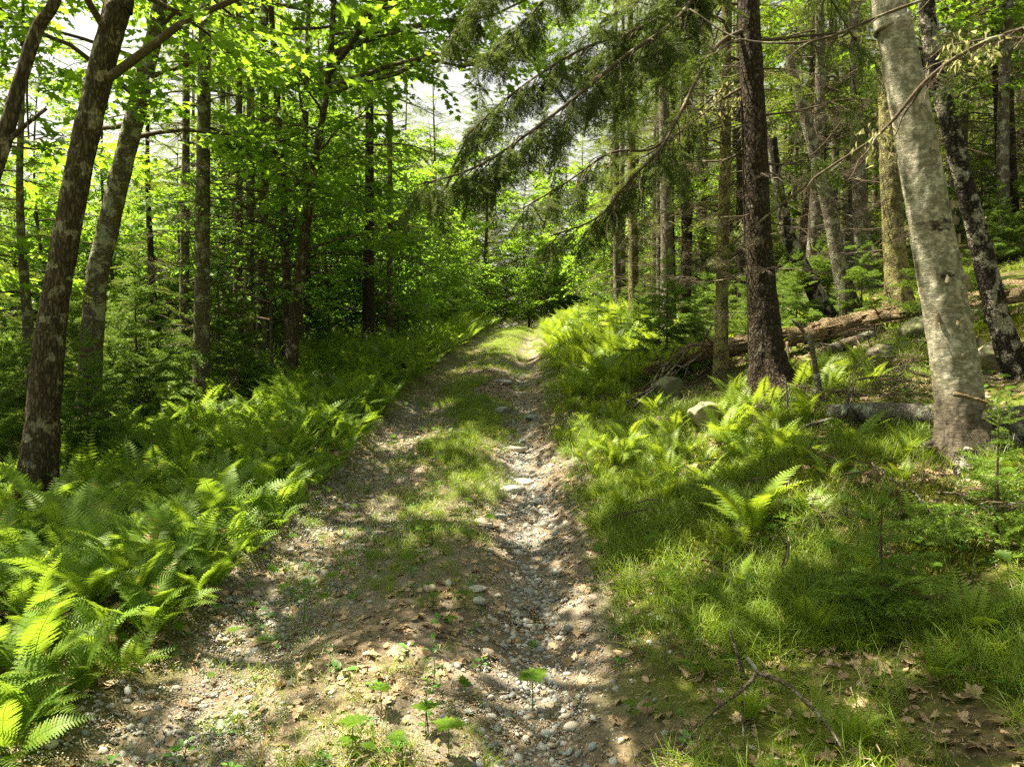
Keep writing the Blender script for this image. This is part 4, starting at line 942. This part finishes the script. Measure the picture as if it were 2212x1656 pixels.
hand = [((1625, 1160), .95, 'broad bracken-like fern arching over the slope grass right of centre'), ((1690, 985), .9, 'fern spreading flat below the grey log on the slope'), ((1560, 965), .85, 'fern beside the pale boulder on the slope'),
        ((1740, 915), .8, 'fern at the right foot of the big spruce'), ((1640, 900), .75, 'fern in front of the big spruce foot'), ((1590, 1275), .38, 'tiny upright fern pair in the lower right grass'), ((1330, 1010), .75, 'fern by the stony rut halfway up the slope'), ((1440, 1000), .8, 'fern left of the mossy half-buried rock'), ((1215, 960), .6, 'small fern leaning over the stony rut')]
hp = [(G(*p), s, lb) for p, s, lb in hand]
sp_.sort(key=lambda a: math.hypot(a[0], a[1]-0)/max(.3, a[2]))
ind, rest = sp_[:285], sp_[285:]
ferns = {}
for i, (x, y, s, kd) in enumerate([(g[0], g[1], s, 'B') for g, s, _ in hp]+ind):
    g = (x, y, float(H(x, y))-.02); near = i < 100
    rt = thing('fern', hp[i][2] if i < len(hp) else '', 'fern', g, 0, None if i < len(hp) else ('ferns of the left bank' if x < xc(y) else 'ferns of the right slope'))
    if near:
        for m, l in fern_plant(rng, int(rng.integers(7, 10)), s, 0):
            fm = (FRM if kd == 'f' else FRB)[int(rng.integers(0, 4))]; o = obj('frond', fm, rt)
            mm = Matrix(m.tolist()).to_4x4(); mm.translation = Vector(l); o.matrix_local = mm
    else:
        o = obj('fronds_rosette', (FP1 if kd == 'f' else FP1B)[i % 4], rt); o.scale = (s*1.05,)*3; o.rotation_euler = (rng.normal(0, .1), rng.normal(0, .1), rng.uniform(0, 6.28))
    if i >= len(hp): ferns.setdefault('left' if x < xc(y) else 'right', []).append(rt)
row_labels(ferns['left'], 'feathery green fern', 'left of track', 14); row_labels(ferns['right'], 'yellow-green fern', 'right of track', 12)
for kd, nm, pr in (('f', 'fern_cover', FP1), ('b', 'bracken_cover', FP1B)):
    L = [a for a in rest if a[3] == kd]; k = len(L)
    if k: scatter(nm, pr, [(a[0], a[1], float(H(a[0], a[1]))-.02) for a in L], np.stack([rng.normal(0, .1, k), rng.normal(0, .1, k), rng.uniform(0, 6.28, k)], 1), [a[2]*1.05 for a in L])

# ------------------------------------------------------------------ grass, moss, seedlings
def tuft(seed, nb, h, spread, w_):
    rng = np.random.default_rng(seed); mb = MB()
    for k in range(nb):
        th = rng.uniform(0, 6.28); L = h*rng.uniform(.5, 1.1); o = rng.normal(0, spread, 3)*[1, 1, 0]; n = 5; out = rng.uniform(.45, 1.12)
        t = np.linspace(0, 1, n); rr = L*out*t**1.7; z = L*(t-.42*out*t**2.4); d = np.array([math.cos(th), math.sin(th)])
        c = np.stack([o[0]+d[0]*rr, o[1]+d[1]*rr, z], 1); s = np.array([-d[1], d[0], 0]); ww = w_*np.array([.8, 1, .9, .6, 0])
        V = np.concatenate([c-s*ww[:, None], c+s*ww[:, None]]); T = []
        for i in range(n-1): T += [[i, i+1, n+i+1], [i, n+i+1, n+i]]
        mb.add(V, T, rng.random()*.35+.3*rng.random())
    return mb.mesh('grass_tuft', M['grass'])
GT = [tuft(500+i, 34, .19, .045, .0019) for i in range(4)]; GS = [tuft(510+i, 14, .11, .04, .0019) for i in range(3)]; GF = [tuft(520+i, 24, .22, .09, .0045) for i in range(3)]
rng = np.random.default_rng(51)
def gscatter(name, protos, n, x0, x1, y0, y1, dens, smin, smax, power=1.0, tilt=.15, near=1.5, zoff=-.01):
    x, y = region(rng, n, x0, x1, y0, y1, power); d = x-xc(y); p = dens(x, y, d); k = (rng.random(n) < p) & visible(x, y, .08, near); x, y = x[k], y[k]
    return scatter(name, protos, np.stack([x, y, H(x, y)+zoff], 1), ground_rots(x, y, rng, tilt), rng.uniform(smin, smax, len(x)))
def bank_d(x, y, d): return logspot(x, y)*((d > 1.15)*np.clip((d-1.0)/.5, 0, 1)*np.clip(.38+1.5*vnoise(x*1.3, y*1.3+4), .06, 1)*np.clip(1.35-.16*(d-1), .10, 1))
def mid_d(x, y, d): return np.exp(-((d+.15)/.40)**2)*np.clip(.35+1.1*vnoise(x*.9+7, y*.8), 0, 1)*np.interp(y, [2, 4.5, 6, 9, 16, 30], [.2, .4, .9, 1, 1, 1])*1.3
gscatter('slope_grass', GT, 13000, .3, 5.5, 1.5, 9, bank_d, .6, 1.25, 1.0)
gscatter('slope_grass_far', GF, 5200, 0, 9, 8.5, 24, bank_d, .6, 1.2)
gscatter('track_grass', GT+GS, 15000, -1.6, 1, 2, 14, mid_d, .4, .95, .9)
gscatter('track_grass_far', GF, 9000, -1.6, 3, 13, 42, lambda x, y, d: np.clip(mid_d(x, y, d)*1.4+(np.abs(d) < 1.3)*.25, 0, 1), .35, .8)
gscatter('thin_track_grass', GS, 6500, -2.2, 1.2, 1.8, 20, lambda x, y, d: (np.abs(d+.2) < 1.5)*np.clip(vnoise(x*1.6, y*1.6)+.42, 0, 1)*(np.abs(d-.7) > .35), .5, 1.1)
gscatter('wood_edge_grass', GF, 2600, -14, 14, 8, 30, lambda x, y, d: (np.abs(d) > 3.2)*np.clip(vnoise(x*.5, y*.5)*1.2, 0, .6), .5, .9)
def herb_mesh(seed, n, r, upright=0.0):
    rng = np.random.default_rng(seed); mb = MB(); A, Lc = [], []
    for k in range(n):
        th = k*2.4+rng.normal(0, .2); z = .02+upright*k/n; B = rotz(th) @ np.array(Euler((rng.normal(0, .2), -.35+rng.normal(0, .2), 0)).to_matrix()); s = r*rng.uniform(.6, 1.1)*(1-.4*upright*k/n)
        A.append(B*s); Lc.append(np.array([math.cos(th)*.012, math.sin(th)*.012, z]))
    mb.stamp(LEAF[('oval', 0)], np.array(A), np.array(Lc), rng.random(n))
    if upright: tube(mb, np.array([[0, 0, 0], [.01, 0, upright*.5], [0, .01, upright+.02]]), [.003, .002, .001], 4, .2)
    return mb
HB = [herb_mesh(540+i, n, r, u).mesh('herb_leaves', M['herb']) for i, (n, r, u) in enumerate(((5, .05, 0), (7, .045, .05), (4, .06, 0), (12, .045, .22)))]
MSEED = []
for i in range(3):
    mb = MB(); tube(mb, np.array([[0, 0, -.01], [.004, 0, .06], [0, 0, .12]]), .002, 4, .2); a = np.random.default_rng(560+i)
    A = [rotz(th) @ np.array(Euler((0, -.1, 0)).to_matrix())*a.uniform(.05, .085) for th in (0, 1.9, 3.6, 5.0)]
    mb.stamp(LEAF[('maple', 0)], np.array(A), np.tile([0, 0, .12], (4, 1)), a.random(4)); MSEED.append(mb.mesh('seedling_leaves', M['maple']))
gscatter('ground_herbs', HB[:3]+MSEED[:2], 3000, -2.4, 5, 1.8, 12, lambda x, y, d: np.clip(.35+vnoise(x*1.3+5, y*1.3), 0, .9)*(np.abs(d-.68) > .35), .45, 1.0, near=2.0)
herbs = []
hl = [((655, 1350), 3, 1.1, 'tall leafy herb left of the grass strip'), ((1150, 1535), 5, 1.5, 'young maple seedling in the stony rut at the bottom'), ((740, 1460), 2, 1.3, 'round-leaved herb on the left wheel rut'), ((480, 1590), 2, 1.1, 'pair of round leaves on the left rut near the bottom'),
      ((1010, 1190), 5, 1.2, 'leafy seedling beside the stony rut'), ((935, 1500), 3, 1.2, 'tall pale-flowered herb in the centre strip'), ((925, 1585), 3, 1.1, 'broad-leaved herb at the foot of the centre strip'), ((890, 1250), 1, 1.2, 'small herb clump in the centre strip'), ((1150, 1400), 0, .9, 'tiny herb in the brown soil left of the stones'),
      ((400, 1640), 1, 1.2, 'herb at the bottom left beside the ferns'), ((1490, 1360), 2, 1.1, 'round-leaved herb in the right-hand grass'), ((2190, 1500), 0, 1.3, 'star-leaved seedling at the lower right edge'), ((1760, 1150), 1, 1.0, 'small herb on the slope right of the bracken'), ((880, 1420), 1, 1.0, 'low herb left of the bare soil'), ((970, 1640), 5, 1.2, 'leafy seedling at the bottom of the centre strip')]
AL = HB+MSEED
hs = []
for _ in range(46):
    y = 2.7+6*R.random()**1.3; x = float(xc(y)-.12+R.normal(0, .22) if R.random() < .6 else xc(y)-.75+R.normal(0, .25))
    rt = thing('herb', '', 'herb', (x, y, float(H(x, y))), R.uniform(0, 6), 'herbs growing in the centre strip'); rt.scale = (R.uniform(.6, 1.15),)*3; obj('leaves', AL[int(R.integers(0, 7))], rt); hs.append(rt)
row_labels(hs, 'green leafy herb', 'in centre strip', 8)
for p, v, s, lb in hl:
    g = G(*p); rt = thing('herb', lb, 'herb', g, R.uniform(0, 6)); o = obj('leaves', AL[v], rt); rt.scale = (s,)*3
def cushion(seed):
    rng = np.random.default_rng(seed); mb = MB()
    for k in range(420):
        a, r_ = rng.uniform(0, 6.28), .16*math.sqrt(rng.random()); c = np.array([math.cos(a)*r_, math.sin(a)*r_, .045*(1-(r_/.16)**2)]); d = rng.normal(0, .5, 3)+[0, 0, 1]; s = np.cross(d, rng.normal(0, 1, 3)); s /= np.linalg.norm(s)
        mb.add([c-s*.004, c+s*.004, c+d*.018], [[0, 1, 2]], rng.random())
    return mb.mesh('moss_cushion', M['moss'])
MC = [cushion(s) for s in (570, 571)]
gscatter('moss_cover', MC, 3000, .5, 8, 1.6, 14, lambda x, y, d: (d > 1.4)*np.clip(vnoise(x*.9+2, y*.9+8)*1.6-.1, 0, 1), .5, 1.5)

# ------------------------------------------------------------------ leaf litter
def dry_leaf(kind, seed):
    rng = np.random.default_rng(seed); V, T = leaf_shape(kind, 0); V = V.copy(); V[:, 2] = .9*rng.uniform(.2, .8)*V[:, 1]**2 + rng.uniform(.1, .5)*(V[:, 0]-.5)**2*rng.choice([-1, 1]) + rng.normal(0, .035, len(V)); V[:, 0] -= .5
    mb = MB(); mb.add(V, T, rng.random()); return mb.mesh('fallen_leaf', M['litter'])
DL = [dry_leaf(k, 600+i) for i, k in enumerate(('maple', 'oak', 'oval', 'maple', 'oak', 'oval', 'maple'))]
def litter_d(x, y, d):
    c = np.clip(.5+.55*vnoise(x*1.4+3, y*1.2), .08, 1); c = np.where((d > 1.3) & (y < 7), np.clip(c*1.4, 0, 1), c); a = np.abs(d+.1)
    return c*np.where(a < 1.3, .72+.35*np.exp(-((d-1.05)/.3)**2)+.2*np.exp(-((d+.3)/.5)**2)-.62*np.exp(-((d-.64)/.22)**2)*(y < 9), .85)
x, y = region(rng, 60000, -6, 6.5, 1.7, 16, 1.1); d = x-xc(y); k = (rng.random(len(x)) < litter_d(x, y, d)) & visible(x, y, .06, 1.6); x, y = x[k], y[k]
dist = np.hypot(x, y-.3); o_ = np.argsort(dist+(x < xc(y)-1.6)*9); hand_i = o_[:280]; rest_i = o_[280:]
def litter_size(n): return .030+.05*rng.random(n)**1.5
rr_ = ground_rots(x, y, rng, .45); sz = litter_size(len(x)); z = H(x, y)+rng.uniform(.004, .022, len(x))
scatter('leaf_litter', DL, np.stack([x, y, z], 1)[rest_i], rr_[rest_i], sz[rest_i])
lv = []
for c, i in enumerate(hand_i):
    o = obj('fallen_leaf', DL[c % 7], loc=(x[i], y[i], z[i]+.004)); o.rotation_euler = rr_[i]; o.scale = (sz[i]*1.15,)*3; tag(o, '', 'fallen leaf', 'dry brown leaves lying on the track'); lv.append(o)
row_labels([o for o in lv if side(o) == 'left'], 'dry brown leaf', 'left of track middle', 14); row_labels([o for o in lv if side(o) == 'right'], 'dry tan leaf', 'right of track middle', 14)
x, y = region(rng, 9000, -16, 16, 12, 34); k = (np.abs(x-xc(y)) > 1.4) & (rng.random(len(x)) < .7) & visible(x, y, .05); x, y = x[k], y[k]
scatter('woodland_litter', DL, np.stack([x, y, H(x, y)+.015], 1), ground_rots(x, y, rng, .5), rng.uniform(.07, .14, len(x)))
def needle_bits(seed):      # chips, needles and short twigs
    rng = np.random.default_rng(seed); mb = MB()
    for k in range(40):
        c = rng.normal(0, .09, 3)*[1, 1, 0]+[0, 0, .006]; a = rng.uniform(0, 6.28); L = rng.uniform(.010, .035); dd = np.array([math.cos(a), math.sin(a), rng.normal(0, .15)]); s = np.array([-dd[1], dd[0], 0])*rng.uniform(.0007, .0022)
        mb.add([c-s, c+s, c+dd*L+s*.6, c+dd*L-s*.6], [[0, 1, 2], [0, 2, 3]], rng.random())
    return mb.mesh('chips', M['litter'])
NB_ = [needle_bits(s) for s in (620, 621, 622)]
gscatter('bark_chips_and_needles', NB_, 3600, -2.4, 5, 1.7, 11, lambda x, y, d: .75+0*x, .7, 1.3, zoff=.003)

# ------------------------------------------------------------------ pebbles and rocks
def grit(seed):
    rng = np.random.default_rng(seed); mb = MB()
    for k in range(36):
        c = np.append(rng.normal(0, .07, 2), .002); r_ = rng.uniform(.003, .009); V = rng.normal(0, 1, (6, 3)); V = np.array([[1, 0, 0], [-1, 0, 0], [0, 1, 0], [0, -1, 0], [0, 0, 1], [0, 0, -1]])*rng.uniform(.6, 1.2, (6, 1))*[1, 1, .7]
        a = rotz(rng.uniform(0, 6)); mb.add((V @ a.T)*r_+c, [[0, 2, 4], [2, 1, 4], [1, 3, 4], [3, 0, 4], [2, 0, 5], [1, 2, 5], [3, 1, 5], [0, 3, 5]], rng.random())
    return mb.mesh('grit', M['pebble'])
gscatter('fine_gravel', [grit(s) for s in (650, 651, 652)], 5200, -2.2, .9, 1.8, 12, lambda x, y, d: np.clip(np.exp(-((d+1.0)/.5)**2)+.8*np.exp(-((d-.66)/.3)**2)+.12+.5*vnoise(x*1.5, y*1.5), 0, 1), .7, 1.3, zoff=0)
def stone(seed, flat=.6, sub=2, rough=.12, mat='pebble', name='pebble', sharp=0):
    import bmesh
    rng = np.random.default_rng(seed); bm = bmesh.new(); bmesh.ops.create_icosphere(bm, subdivisions=sub, radius=.5)
    V = np.array([v.co[:] for v in bm.verts]); T = np.array([[v.index for v in f.verts] for f in bm.faces]); bm.free()
    n = fbm(V[:, 0]*2+seed, V[:, 1]*2, V[:, 2]*2, o=3); V = V*(1+rough*n)[:, None]*2*.5
    if sharp:
        for _ in range(sharp):
            d = rng.normal(0, 1, 3); d /= np.linalg.norm(d); lim = rng.uniform(.26, .40); h = V @ d; V = V-np.outer(np.clip(h-lim, 0, None), d)
    if mat == 'rock': V = V*(1+.05*fbm(V[:, 0]*9+seed, V[:, 1]*9, V[:, 2]*9, o=3))[:, None]
    V = V*[1, rng.uniform(.62, .9), flat*rng.uniform(.8, 1.15)]
    mb = MB(); mb.add(V, T, rng.random()); return mb.mesh(name, M[mat], sharp == 0)
PB = [stone(700+i, .55, 1 if i > 3 else 2, .16, sharp=0 if i < 6 else 3) for i in range(8)]
def peb_d(x, y, d):
    a = np.exp(-((d-.66-.06*np.sin(y*1.3))/.21)**2)*np.interp(y, [2, 6, 9, 12, 20], [1, .95, .9, .6, .3])
    b = .42*np.exp(-((d+1.08)/.33)**2)*np.interp(y, [2, 5, 8, 14], [1, .9, .6, .2])
    return np.clip(a+b+.02, 0, 1)
x, y = region(rng, 42000, -2.3, 1.1, 1.9, 17, 1.25); d = x-xc(y); k = (rng.random(len(x)) < peb_d(x, y, d)) & visible(x, y, .05, 1.8); x, y, d = x[k], y[k], d[k]
sz = .018+.030*rng.random(len(x))**2.2+np.where((d > .2) & (y > 6), .012*rng.random(len(x)), 0); big = rng.random(len(x)) < .03; sz[big] *= rng.uniform(1.4, 2.2, big.sum())
z = H(x, y)+sz*.12; rr_ = ground_rots(x, y, rng, .2)
shown = sz/np.hypot(x, y)*(1+.5*(d > .2)); o_ = np.argsort(-shown); hi, ri = o_[:285], o_[285:]
scatter('gravel', PB, np.stack([x, y, z], 1)[ri], rr_[ri], sz[ri]*1.15)
pl = []
for c, i in enumerate(hi):
    o = obj('pebble', PB[c % 8], loc=(x[i], y[i], z[i]+.003)); o.rotation_euler = rr_[i]; o.scale = (sz[i]*1.2,)*3; tag(o, '', 'pebble', 'rounded grey pebbles in the wheel ruts'); pl.append(o)
row_labels([o for o in pl if o.location.x < xc(o.location.y)-.2], 'rounded grey pebble', 'in left rut', 12); row_labels([o for o in pl if o.location.x >= xc(o.location.y)-.2], 'smooth blue-grey pebble', 'in right rut', 12)
RM = [stone(730+i, .75, 4, .30, 'rock', 'rock', 4) for i in range(4)]; RF = [stone(740+i, .28, 3, .15, 'pebble', 'flat_stone', 2) for i in range(3)]
def rock(label, px, py, size, v, rz, sink=.28, meshes=RM, sc=(1, 1, 1), D=None):
    g = G(px, py) if D is None else P(px, py, D)
    if D is not None: g[2] = float(H(g[0], g[1]))
    o = obj('boulder' if meshes is RM else 'flat_stone', meshes[v], loc=(g[0], g[1], g[2]+size*sc[2]*(.5-sink)*(.75 if meshes is RM else .28))); o.rotation_euler = (0, 0, rz); o.scale = tuple(size*a for a in sc)
    tag(o, label, 'boulder' if meshes is RM else 'stone'); return o
rock('grey lichened boulder among the ferns at the left', 300, 1010, .75, 0, .4, .25, sc=(1.1, 1, 1.0))
rock('pale angular boulder under the left end of the long rotten log', 1440, 868, .58, 2, .9, .15, sc=(1.15, .9, .95))
rock('pale mossy boulder on the slope in front of the big spruce', 1520, 925, .46, 2, .3, .2, sc=(1, 1, 1.1))
rock('half-buried mossy rock left of the pale mossy boulder', 1425, 935, .34, 3, 2.0, .25)
rock('flat grey boulder at the back of the left fern bank', 690, 800, .95, 3, .2, .4, sc=(1.3, 1, .8), D=13)
rock('low mossy rock behind the long log near the white birch', 1985, 735, .55, 0, 2.2, .2)
rock('dark rock on the slope between the two birches', 2140, 800, .5, 1, 0, .2)
rock('mossy rock below the long log, right of the thin dead birch snag', 1900, 790, .45, 2, 1, .25)
for k, (px, py, s, lb) in enumerate(((1110, 975, .26, 'flat grey stone lying across the right rut'), (1085, 890, .30, 'blue-grey flat stone at the upper right rut edge'), (1150, 905, .30, 'rounded blue stone under the right grass edge'), (1130, 1045, .22, 'long flat stone in the middle of the right rut'), (1105, 1062, .24, 'brown flat stone beside the middle of the right rut'),
        (1165, 1085, .17, 'bluish flat stone right of the middle of the rut'), (1045, 1135, .20, 'dark flat stone left of the right rut'), (1075, 1120, .15, 'pale flat stone by the dark flat stone'), (635, 950, .14, 'lone grey stone at the left fern edge'), (1175, 1110, .16, 'wedge-shaped blue stone in the right rut'), (1085, 830, .35, 'pale flat slab near the upper grass strip'), (1030, 1275, .12, 'angular tan stone in the bare soil'), (1130, 955, .2, 'small flat stone above the flat grey stone'))):
    rock(lb, px, py, s, k % 3, k*.9, .2, RF, (1.25, 1.0, 1.2))

# ------------------------------------------------------------------ fallen logs, snags and dead sticks
def log(name, label, ctrl, rads, mat, sides=18, rough=.12, seed=0, cat='fallen log'):
    c = np.array(ctrl); base = c[0].copy(); rt = thing(name, label, cat, base); q, r = spline(c-base, .06, rads); mb = MB()
    tube(mb, q, r*(1+.05*vnoise(np.arange(len(q))*.35, seed)), sides, bump=rough, seed=seed); obj('trunk', mb.mesh('trunk', M[mat], True), rt); return rt, q, r
def stub(rt, p0, p1, r0, name='branch_stub', mat='greywood', bend=.0):
    base = np.array(rt.location); p0, p1 = np.array(p0), np.array(p1); mid = (p0+p1)/2+R.normal(0, .06, 3)*np.linalg.norm(p1-p0)+[0, 0, bend]
    c = spline(np.array([p0, mid, p1])-base, .04); mb = MB(); tube(mb, c, np.linspace(r0, r0*.45, len(c)), 7, bump=.25, seed=R.uniform(0, 9)); return obj(name, mb.mesh(name, M[mat], True), rt)
A_ = G(1395, 838); A_ = P(1392, 800, depth(A_)-.1)
pts = [P(1392, 800, 10.6), P(1500, 762, 10.4), P(1650, 738, 10.1), P(1800, 712, 9.9), P(1980, 680, 9.7), P(2130, 655, 9.4), P(2280, 620, 9.2)]
for p in pts: p[2] = max(p[2], float(H(p[0], p[1]))+.06)
lg, lq, lr = log('fallen_log', 'long rotten orange-brown log sloping up behind the big spruce to the right', pts, [.10, .12, .13, .15, .16, .18, .20], 'deadwood', 28, .36, 3)
for a, b, c, d, D, r0 in ((1440, 780, 1455, 815, 10.3, .03), (1510, 770, 1540, 700, 10.2, .02), (1905, 700, 1880, 660, 9.7, .02), (1560, 770, 1570, 830, 10.1, .028), (1700, 745, 1690, 790, 9.9, .02), (1470, 775, 1450, 735, 10.3, .018)):
    stub(lg, P(a, b, D), P(c, d, D-.1), r0, mat='deadwood')
ll = [G(1792, 915)+[0, 0, .10], G(1900, 922)+[0, 0, .12], G(2020, 932)+[0, 0, .12], G(2160, 950)+[0, 0, .13], G(2290, 960)+[0, 0, .13]]
rs2 = np.random.default_rng(64); spm = MB()
for k in range(170):
    i = int(rs2.integers(2, len(lq)-8)); d = lq[i+4]-lq[i]; d = d/np.linalg.norm(d); n_ = rs2.normal(0, 1, 3); n_ -= d*np.dot(n_, d); n_ /= np.linalg.norm(n_); w_ = np.cross(d, n_); L = rs2.uniform(.12, .55); ww = rs2.uniform(.008, .03); o_ = lq[i]+n_*lr[i]*1.04; lift = rs2.uniform(0, .03)
    tip = o_+d*L+n_*lift; h_ = .012
    spm.add([o_-w_*ww, o_+w_*ww, tip+w_*ww*.5, tip-w_*ww*.5, o_+n_*h_, tip+n_*h_*.6], [[0, 1, 4], [1, 2, 5], [1, 5, 4], [2, 3, 5], [3, 0, 4], [3, 4, 5]], rs2.random())
obj('bark_splinters', spm.mesh('bark_splinters', M['deadwood']), lg, kind='stuff')
for k in range(13):      # broken limbs sticking out of the rotten log's left end
    a, b = rs2.uniform(1400, 1580), 0; b = np.interp(a, [1392, 1500, 1650], [800, 762, 738])+rs2.uniform(-12, 14)
    stub(lg, P(a, b, 10.25), P(a+rs2.normal(-20, 60), b+rs2.choice([-1, 1])*rs2.uniform(25, 85), 10.0+rs2.normal(0, .3)), rs2.uniform(.010, .024), 'broken_limb', 'grey_bark' if k % 2 else 'deadwood')
for a in (1700, 1745, 1850, 1905, 1930): stub(lg, P(a, np.interp(a, [1650, 1800, 1980], [745, 725, 690]), 9.7), P(a+rs2.normal(0, 10), np.interp(a, [1650, 1800, 1980], [800, 790, 770]), 9.6), .02, 'broken_limb', 'deadwood')
l2, q2, r2 = log('fallen_log', 'grey lichened log lying behind the foot of the white birch', ll, [.075, .092, .10, .12, .14], 'greywood', 20, .10, 8)
stub(l2, P(1822, 900, 6.3), P(1840, 835, 6.3), .026); stub(l2, P(1850, 895, 6.25), P(1838, 878, 6.1), .022)
stub(l2, P(1800, 905, 6.4), P(1725, 930, 6.3), .022, 'broken_limb'); stub(l2, P(1990, 895, 6.3), P(1905, 888, 6.2), .018, 'broken_limb'); stub(l2, P(2180, 940, 6.0), P(2175, 1010, 5.9), .02); stub(l2, P(1830, 910, 6.4), P(1826, 945, 6.35), .018)
l3, _, _ = log('fallen_log', 'short pale birch log resting under the long rotten log', [P(1765, 778, 9.2), P(1800, 752, 9.3), P(1850, 735, 9.5), P(1900, 715, 9.8)], [.06, .07, .065, .06], 'grey_bark', 14, .1, 2)
l4, _, _ = log('fallen_log', 'bleached log end on the slope behind the white birch', [P(1965, 722, 9), P(2040, 716, 9), P(2120, 700, 9)], [.07, .08, .08], 'greywood', 14, .1, 4)
def stick(label, ctrl, r0, mat='greywood', cat='dead branch', nm='dead_branch', forks=(), seed=0):
    c = np.array(ctrl); base = c[0].copy(); rt = thing(nm, label, cat, base); cc = spline(c-base, .03); mb = MB(); tube(mb, cc, np.linspace(r0, r0*.35, len(cc)), 8, bump=.2, seed=seed); obj('stem', mb.mesh('stem', M[mat], True), rt)
    for f, fr in forks:
        f = np.array(f)-base; cf = spline(f, .03); mb = MB(); tube(mb, cf, np.linspace(fr, fr*.35, len(cf)), 6, bump=.2, seed=seed+1); obj('fork', mb.mesh('fork', M[mat], True), rt)
    return rt
gp = lambda a, b, up=.02: G(a, b)+np.array([0, 0, up])
stick('slanting bare snag leaning in front of the long rotten log', [P(1778, 880, 7.2), P(1768, 830, 7.2), P(1752, 745, 7.2), P(1735, 715, 7.2), P(1712, 690, 7.2)], .045, 'grey_bark', cat='snag', nm='snag')
stick('short broken stake by the right foot of the big spruce', [P(1701, 885, 7.3), P(1700, 850, 7.3), P(1697, 815, 7.3)], .016, 'greywood', cat='snag', nm='snag')
stick('forked bare branch lying in the grass at the bottom right', [gp(1612, 1510, .20), gp(1632, 1535, .18), gp(1600, 1560, .14), gp(1545, 1590, .11), gp(1478, 1640, .06)], .011, 'grey_bark',
      forks=(([gp(1632, 1535, .18), gp(1690, 1560, .17), gp(1745, 1600, .15), gp(1800, 1650, .12), gp(1850, 1700, .03)], .010), ([gp(1602, 1560, .14), gp(1606, 1610, .04), gp(1614, 1655, .02)], .007), ([gp(1540, 1592, .05), gp(1590, 1640, .02)], .005)), seed=3)
stick('upright grey lichened stick poking from the grass at the bottom right', [gp(1605, 1465, .0), gp(1600, 1465, .06), gp(1590, 1465, .14), gp(1575, 1465, .24), ], .013, 'grey_bark', seed=4)
stick('curved root-like stick across the right rut', [gp(820, 1185), gp(860, 1165), gp(920, 1160), gp(985, 1152)], .012, seed=5)
stick('dark stick in the centre strip', [gp(935, 1380), gp(985, 1390), gp(1040, 1415)], .011, 'twig', seed=6)
stick('pale split stick on the pebbles of the right rut', [gp(1145, 1335), gp(1175, 1355), gp(1195, 1385)], .012, 'deadwood', seed=7)
stick('short cut branch piece at the right edge of the rut', [gp(1345, 1385, .02), gp(1390, 1425, .02)], .016, 'deadwood', seed=8)
stick('long pale stick beside the boulder under the log', [P(1350, 870, 9.2), P(1420, 830, 9.5), P(1470, 775, 9.9), P(1490, 735, 10.1)], .022, 'grey_bark', forks=(([P(1370, 880, 9.0), P(1400, 850, 9.2), P(1460, 800, 9.7)], .020),), seed=9)
stick('curved dead branch on the slope below the birch', [gp(2000, 1110), gp(1960, 1060), gp(1900, 1040), gp(1820, 1075)], .014, 'grey_bark', forks=(([gp(1960, 1060), gp(1920, 1130), gp(1870, 1180)], .010),), seed=10)
stick('long bare branch at the left edge under the leaning maple', [gp(0, 930, .1), gp(70, 900, .25), gp(120, 890, .3)], .02, 'grey_bark', seed=11)
stick('forked white dead branch beside the leaning maple foot', [gp(150, 1000, .1), gp(200, 960, .35), gp(180, 950, .45)], .014, 'grey_bark', forks=(([gp(200, 960, .35), gp(205, 1020, .02)], .012),), seed=12)
stick('dead branch crossing in front of the white birch foot', [P(2060, 850, 4.8), P(2130, 868, 4.75), P(2180, 890, 4.7), P(2250, 910, 4.7)], .014, 'deadwood', seed=13)
stick('dark dead limb hanging below the grey log at the right edge', [P(2165, 945, 5.6), P(2180, 985, 5.4), P(2215, 1040, 5.2)], .018, 'twig', seed=14)
stick('broken limb on the grass left of the lower slope', [gp(1525, 1075, .03), gp(1590, 1040, .05), gp(1640, 1015, .03)], .013, 'grey_bark', seed=15)
# piles of fine dead twigs
def brush(label, centre, w_, dpt, n, L0, seed, h=.2):
    rng = np.random.default_rng(seed); base = G(*centre); mb = MB()
    for k in range(n):
        x, y = base[0]+rng.normal(0, w_), base[1]+rng.normal(0, dpt); th = rng.uniform(0, 6.28); L = L0*rng.uniform(.4, 1.1); d = np.array([math.cos(th), math.sin(th), rng.normal(.05, .25)])
        p = np.array([x, y, float(H(x, y))+rng.uniform(0, h)])-base; mb.stamp(DEAD[k % 3][:2], np.array([basis(d, roll=rng.normal(0, 1))*L]), p[None])
        tube(mb, twigline(p, d, L, 5, .1, rng, .05), np.linspace(.008, .002, 5), 4)
    o = obj('brush_pile', mb.mesh('brush_pile', M['twig']), loc=base, kind='stuff'); return o
brush('', (1900, 845), .55, .3, 60, .6, 801); brush('', (1950, 1080), .5, .4, 30, .5, 802); brush('', (60, 930), .9, 1.0, 70, .9, 803, .5); brush('', (250, 900), 1.2, 1.2, 60, .8, 804, .5)
brush('', (1480, 760), .5, .5, 45, .7, 805, .4); brush('', (1830, 760), .6, .6, 40, .6, 806, .3); brush('', (620, 800), 1.6, 1.0, 50, .8, 807, .4); brush('', (1720, 1100), .6, .6, 26, .4, 808)
